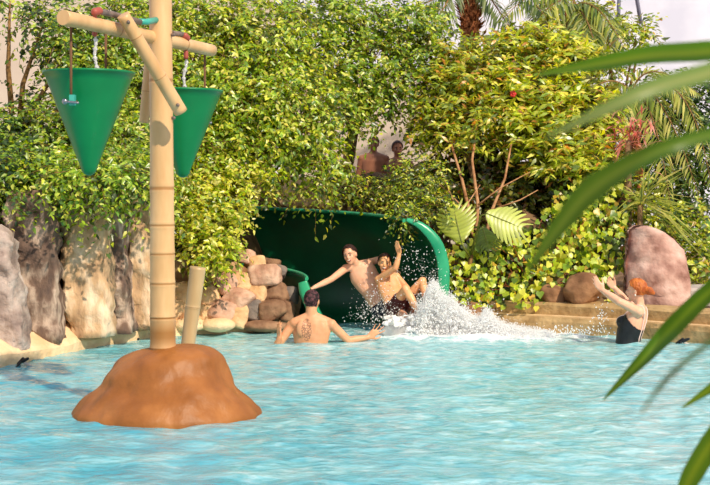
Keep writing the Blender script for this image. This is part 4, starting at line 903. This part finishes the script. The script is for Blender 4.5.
def boy_front():
    base = P(398,313,15.1); t = thing('person', base, 'smiling boy at the slide mouth, one arm raised and both knees up', 'person')
    b = MB(); H = Head(P(384.5,263,15.32), (.02,-.97,-.08), (.1,.1,1), .88); H.add(b); s = .85
    ax = (P(397,307,15.1)-P(386,275,15.35)).normalized(); sx = (V(1,-.1,0)-ax*V(1,-.1,0).dot(ax)).normalized(); sy = ax.cross(sx)
    N = P(386,274.5,15.34); b.cap_tube(H.at(0,-.02,-.03), N, .045, .048)
    b.loft([(P(386.5,274,15.34), sx*.06, sy*.045),(P(387,277,15.33), sx*.115, sy*.068),(P(388,282,15.31), sx*.135, sy*.08),(P(390,290,15.26), sx*.13, sy*.08),(P(393,298,15.19), sx*.12, sy*.076),(P(396,305,15.12), sx*.13, sy*.085),(P(398,310,15.08), sx*.125, sy*.08),(P(399,313,15.06), sx*.08, sy*.06)])
    S1, S2 = P(378.5,279.5,15.28), P(396.5,276.5,15.32)
    b.cap_tube(N, S1, .042, .044); b.cap_tube(N, S2, .042, .044)
    W = P(399.3,254.5,15.1); arm(b, S1, P(395.5,268,15.12), W, .82); hand(b, W, V(-.22,-.02,1), V(-.55,-.8,0), 1, .84, .1, .06, .4)
    W = P(411,298,14.95); arm(b, S2, P(408,289,15.25), W, .8); hand(b, W, V(.4,-.5,-.5), V(0,.3,-1), -1, .8, .4, .05)
    LG = ((P(394,307,15.05),P(405.5,289,14.82),P(417.5,309,14.72),P(428,312,14.66)),(P(402,305,15.1),P(422.5,281,15.0),P(427,303,14.86),P(436,308,14.8)))
    for h, kn, an, to in LG: leg(b, h, kn, an, to, .84)
    o = b.fused('body', M['skin_tan'], t, .0085, 4); H.hair(o, M['hair_dark'], .016, -.05, None, front=.01); H.details(o)
    b = MB(); b.inf = .01; b.loft([(P(395.5,303,15.13), sx*.13, sy*.085),(P(398,310,15.08), sx*.125, sy*.08),(P(399,313,15.06), sx*.1, sy*.07)])
    for h, kn, an, to in LG: b.cap_tube(h, h.lerp(kn,.45), .07, .064)
    b.fused('swim_shorts', M['swim_dark'], t, .01, 3)
boy_front()

def woman():
    base = V(2.75, 13.95, -1.2); t = thing('person', base, 'red-haired woman in a black swimsuit with her hair in a bun, raising both hands', 'person')
    fw = V(-.86,.42,.02); H = Head(P(636,290.5,13.98), (-.9,.42,-.02), (-.05,0,1), 1.0)
    sy = V(-.86,.5,0).normalized(); sx = V(-.5,-.86,0).normalized()      # forward, and toward her left (the camera side)
    N = P(639.5,306,13.98)
    T = [(P(640,305,13.98), sx*.055, sy*.05),(P(638.5,308.5,13.99), sx*.12, sy*.072),(P(636.5,313.5,14.0), sx*.165, sy*.095),(P(633.5,321,14.0), sx*.16, sy*.118),(P(630.5,329,14.0), sx*.15, sy*.125),(P(628.5,338,14.0), sx*.14, sy*.115),(P(627.5,347,14.0), sx*.145, sy*.115),(P(629,358,14.0), sx*.16, sy*.115),(P(629,368,14.0), sx*.172, sy*.125),(P(629,377,14.0), sx*.13, sy*.1)]
    def torso(b):
        b.loft(T)
        for q in (-1, 1): b.ell(P(633.5,322,14.0)+sy*.085+sx*.07*q, (.062,.062,.06))
    S1, S2 = P(639,311.5,13.86), P(634,309,14.15)
    def limbs(b):
        b.cap_tube(N, S1, .045, .046); b.cap_tube(N, S2, .045, .046)
        W = P(602.5,290.5,13.92); arm(b, S1, P(619,301.5,13.78), W, 1.0); hand(b, W, V(-.55,.1,.75), V(.2,.95,.0), -1, .95, .22, .07)
        W = P(614.5,288,14.2); arm(b, S2, P(625,300,14.24), W, .96); hand(b, W, V(-.55,-.1,.6), V(.3,-.6,-.2), 1, .95, .55, .05)
    b = MB(); H.add(b); b.cap_tube(H.at(0,-.03,-.03), N, .047, .052); torso(b); limbs(b)
    hip = P(629,370,14.0)
    for q in (-1, 1):
        h = hip+sx*.09*q; leg(b, h, V(h.x-.05, h.y+.02, -.7), V(h.x, h.y, -1.12), V(h.x-.16, h.y+.08, -1.175), .95)
    o = b.fused('body', M['skin_fair'], t, .008, 4)
    def extra(b):
        b.inf = 0; b.ell(H.at(0,-.135,-.005), (.042,.042,.045)); b.ell(H.at(.015,-.16,-.025), (.03,.03,.03)); b.cap_tube(H.at(0,-.08,.01), H.at(0,-.125,-.005), .04, .03)
    H.hair(o, M['hair_red'], .013, -.045, extra, slope=.8, front=.005); H.details(o, True)
    mb = MB(); mb.ell(H.at(-.083,-.012,-.04), (.009,.009,.009)); mb.build('earring', M['pearl'], o)
    # open-backed suit: the torso grown by a little, cut along the neckline and the low back
    b = MB(); b.inf = .008; torso(b)
    for q in (-1, 1): h = hip+sx*.09*q; b.cap_tube(h, h-V(0,0,.03), .084, .084)
    zt = P(0,315,14).z
    def keep(p):
        l = p-P(633,330,14.0); f = l.dot(sy); top = zt+.01 if f > .02 else zt-(.02-f)*1.15
        return p.z < top and p.z > -.36
    su = b.fused('swimsuit', M['swim_black'], t, .008, 3, keep)
    for q in (-1, 1):
        mb = MB(); c = P(633,316,14.0)
        way = [c+sy*.12+sx*.075*q+V(0,0,-.06), c+sy*.1+sx*.08*q+V(0,0,.0), P(637,306,13.99)+sx*.09*q+sy*.03, P(639,307,13.99)+sx*.09*q-sy*.05, P(640,313,14)+sx*.08*q-sy*.12, P(638,322,14)+sx*.075*q-sy*.15, P(636,332,14)+sx*.07*q-sy*.15, P(634,342,14)+sx*.07*q-sy*.14]
        fine = [way[i].lerp(way[i+1], j/4) for i in range(7) for j in range(4)]+[way[-1]]
        on = []
        for p in fine:
            ok, at, nn, _ = o.closest_point_on_mesh(p-base); on.append(at+base+nn*.006)
        mb.tube(on, .0075, 8); tag(mb.build('shoulder_strap', M['strap'], su), 'pale shoulder strap')
woman()

def waiting(px, py, d, label, f, hm):
    c = P(px, py, d); zg = ground_z(c.x, d); t = thing('person', V(c.x, d, zg), label, 'person'); b = MB(); H = Head(c, f, (0,0,1), 1); H.add(b)
    N = c-V(0,0,.15); b.cap_tube(H.at(0,-.02,-.03), N, .05, .055); X, Y = V(1,0,0), V(0,1,0)
    b.loft([(N+V(0,0,.02), X*.07, Y*.05),(N-V(0,0,.03), X*.15, Y*.08),(N-V(0,0,.1), X*.19, Y*.1),(N-V(0,0,.25), X*.18, Y*.11),(N-V(0,0,.42), X*.15, Y*.1),(N-V(0,0,.55), X*.165, Y*.105),(N-V(0,0,.66), X*.165, Y*.105),(N-V(0,0,.72), X*.1, Y*.08)])
    for q in (-1, 1):
        S = N+V(.185*q,0,-.07); b.cap_tube(N, S, .05, .05); W = S+V(.06*q,-.06,-.53); arm(b, S, S+V(.05*q,.02,-.29), W); hand(b, W, V(0,-.1,-1), V(-q,0,0), 1 if q < 0 else -1, 1, .3)
        h = N+V(.085*q,0,-.66); kn = V(h.x+.01*q, h.y-.02, zg+(h.z-zg)*.53); leg(b, h, kn, V(h.x+.02*q, h.y, zg+.075), V(h.x+.04*q, h.y-.16, zg+.03))
    o = b.fused('body', M['skin_shade'], t, .012, 3); H.hair(o, M['hair_dark'], .014, -.05); H.details(o, False)
    b = MB(); b.inf = .01; b.loft([(N-V(0,0,.5), X*.165, Y*.105),(N-V(0,0,.66), X*.165, Y*.105),(N-V(0,0,.72), X*.12, Y*.09)])
    for q in (-1, 1): h = N+V(.085*q,0,-.66); b.cap_tube(h, h-V(0,0,.22), .086, .086)
    b.fused('swim_shorts', M[hm], t, .012, 2)
waiting(373.5, 144, 20.6, 'dark-haired person half hidden in leaves above the slide, further from the bare stems', (-.05,-1,-.12), 'swim_navy')
waiting(397.5, 149, 20.6, 'dark-haired person peering out of the leaves above the slide, nearer the bare stems', (.15,-1,-.12), 'swim_dark')

# ------------------------------------------------------------------ splash and spray
def splash():
    t = thing('water_splash', P(450,335,14.8), 'tall white foaming splash where the slide meets the pool', 'splash', kind='stuff'); rg = np.random.default_rng(11)
    # crest height of the plume across the picture, as the water leaves the slide
    cols = [424,430,434,439,446,452,460,466,473,480,485,490,495,502,512,525,540,560]
    tops = [300,283,279,287,296,296,308,308,317,318,309,311,318,324,327,329,332,336]
    b = MB()
    for i in range(700):
        px = rg.uniform(420, 545); tp = np.interp(px, cols, tops, left=312)+8; py = tp+6+(340-tp)*rg.random()**.8; d = 14.84+rg.normal()*.09
        r = .016+.04*rg.random()*min(1, (py-tp+3)/22); b.ell(P(px, py+r*60, d), (r*rg.uniform(.7,1.2), r, r*rg.uniform(.9,1.8)), None, 8, 6)
    for i in range(150):
        px = rg.uniform(385, 425); py = rg.uniform(316, 334); r = rg.uniform(.014,.03); b.ell(P(px, py, 14.7+rg.normal()*.1), (r*1.4,r,r), None, 8, 6)
    def disp(p, n): return p+n*(.02*noise.fractal(p*12, 1, 2, 4)+.016*noise.noise(p*45)+.01*noise.noise(p*90))
    b.fused('froth', M['foam'], t, .012, 6, None, disp)['kind'] = 'stuff'
    n = 34000; px = rg.uniform(416, 552, n)+rg.normal(size=n)*3; tp = np.interp(px, cols, tops, left=312); u = rg.random(n)**.75; py = np.minimum(tp+(341-tp)*u+rg.normal(size=n)*2-1, 342); dd = 14.72+rg.normal(size=n)*.15
    q = np.stack([(px-CX)/F*dd, dd, CH-(py-HY)/F*dd], -1); rr = .0035+.010*rg.random(n)**1.6*np.clip((py-tp+4)/14, .25, 1)
    tv = np.array([(1,0,0),(-1,0,0),(0,1,0),(0,-1,0),(0,0,1.3),(0,0,-1.3)]); tf = np.array([(0,2,4),(2,1,4),(1,3,4),(3,0,4),(2,0,5),(1,2,5),(3,1,5),(0,3,5)])
    link_mesh('spray', np_mesh('spray', (q[:,None]+tv[None]*rr[:,None,None]).reshape(-1,3), (tf[None]+(np.arange(n)*6)[:,None,None]).reshape(-1,3)), M['spray'], t, False)['kind'] = 'stuff'
    b = MB()
    for px in np.arange(422, 556, 2.5):
        tp = np.interp(px, cols, tops)+2+rg.normal()*1.5; h = (344-tp)/2; b.ell(P(px, tp+h, 14.7+rg.normal()*.03), (.05+.02*rg.random(), .16, h*14.7/F), None, 10, 8)
    for px in np.arange(388, 424, 3): b.ell(P(px, 331, 14.7), (.06, .13, .055+.03*rg.random()), None, 10, 8)
    b.fused('mist', M['mist'], t, .02, 2, None, lambda p, n: p+n*(.03*noise.fractal(p*9, 1, 2, 4)))['kind'] = 'stuff'
    pts, rad = [], []
    def drop(px, py, d, r): pts.append(P(px, py, d)[:]); rad.append(r)
    for _ in range(9000):                                # flying drops round the plume
        px = rg.uniform(415, 520); tp = np.interp(px, cols, tops, left=300); drop(px+rg.normal()*2, min(337, tp+3+abs(rg.normal())*14-abs(rg.normal())*5), 14.62+rg.normal()*.16, .0022+.0045*rg.random()**3)
    for cx, cy, sx_, sy_, n in ((382,303,14,9,330),(372,316,14,7,200),(415,262,13,11,170),(425,275,10,9,120),(398,320,14,7,420),(470,305,14,12,90),(378,290,7,9,70)):
        for _ in range(n): drop(cx+rg.normal()*sx_, min(334, cy+rg.normal()*sy_), 14.85+rg.normal()*.12, .002+.0052*rg.random()**3)
    for _ in range(60): drop(601+rg.normal()*4, 318+rg.normal()*9, 13.85+rg.normal()*.06, .003+.004*rg.random())
    for _ in range(180): drop(570+rg.normal()*22, 333+abs(rg.normal())*2-abs(rg.normal())*4, 14.2+rg.normal()*.2, .003+.006*rg.random())
    pts = np.array(pts); rad = np.array(rad); bm = bmesh.new(); bmesh.ops.create_icosphere(bm, subdivisions=1, radius=1); tv = np.array([v.co[:] for v in bm.verts]); tf = np.array([[v.index for v in f.verts] for f in bm.faces]); bm.free()
    v = (pts[:,None]+tv[None]*rad[:,None,None]*np.array([1,1,1.25])).reshape(-1,3); f = (tf[None]+(np.arange(len(pts))*len(tv))[:,None,None]).reshape(-1,3)
    o = link_mesh('drops', np_mesh('drops', v, f), M['spray'], t); o['kind'] = 'stuff'
splash()

# ------------------------------------------------------------------ light and camera
w = bpy.data.worlds.new('sky'); bpy.context.scene.world = w; w.use_nodes = True; nt = w.node_tree; bg = nt.nodes['Background']
tc = nt.nodes.new('ShaderNodeTexCoord'); sp = nt.nodes.new('ShaderNodeSeparateXYZ'); nt.links.new(tc.outputs['Generated'], sp.inputs[0])
rp = nt.nodes.new('ShaderNodeValToRGB'); e = rp.color_ramp.elements
e[0].position = 0; e[0].color = (*lin((236,232,236)), 1); e[1].position = .8; e[1].color = (*lin((206,218,240)), 1)
nt.links.new(sp.outputs['Z'], rp.inputs['Fac']); nt.links.new(rp.outputs['Color'], bg.inputs['Color']); bg.inputs['Strength'].default_value = .95
s = bpy.data.lights.new('sun', 'SUN'); s.energy = 4.5; s.angle = math.radians(1.2); s.color = (1, .86, .66); so = bpy.data.objects.new('sun', s); col.objects.link(so)
so.rotation_euler = V(.52, -.7, .74).to_track_quat('Z', 'Y').to_euler()
cam = bpy.data.cameras.new('camera'); co = bpy.data.objects.new('camera', cam); col.objects.link(co); co.location = (0, 0, CH); co.rotation_euler = (math.pi/2, 0, 0)
cam.sensor_width = 36; cam.lens = F*36/710; cam.shift_y = -47.5/710; cam.clip_end = 200
cam.dof.use_dof = True; cam.dof.focus_distance = 12.5; cam.dof.aperture_fstop = 5.6
sc = bpy.context.scene; sc.camera = co
sc.view_settings.view_transform = 'Standard'; sc.view_settings.look = 'None'; sc.view_settings.exposure = 0
sc.cycles.use_denoising = True; sc.cycles.max_bounces = 10; sc.cycles.diffuse_bounces = 8; sc.cycles.volume_bounces = 6; sc.cycles.transmission_bounces = 8; sc.cycles.transparent_max_bounces = 8
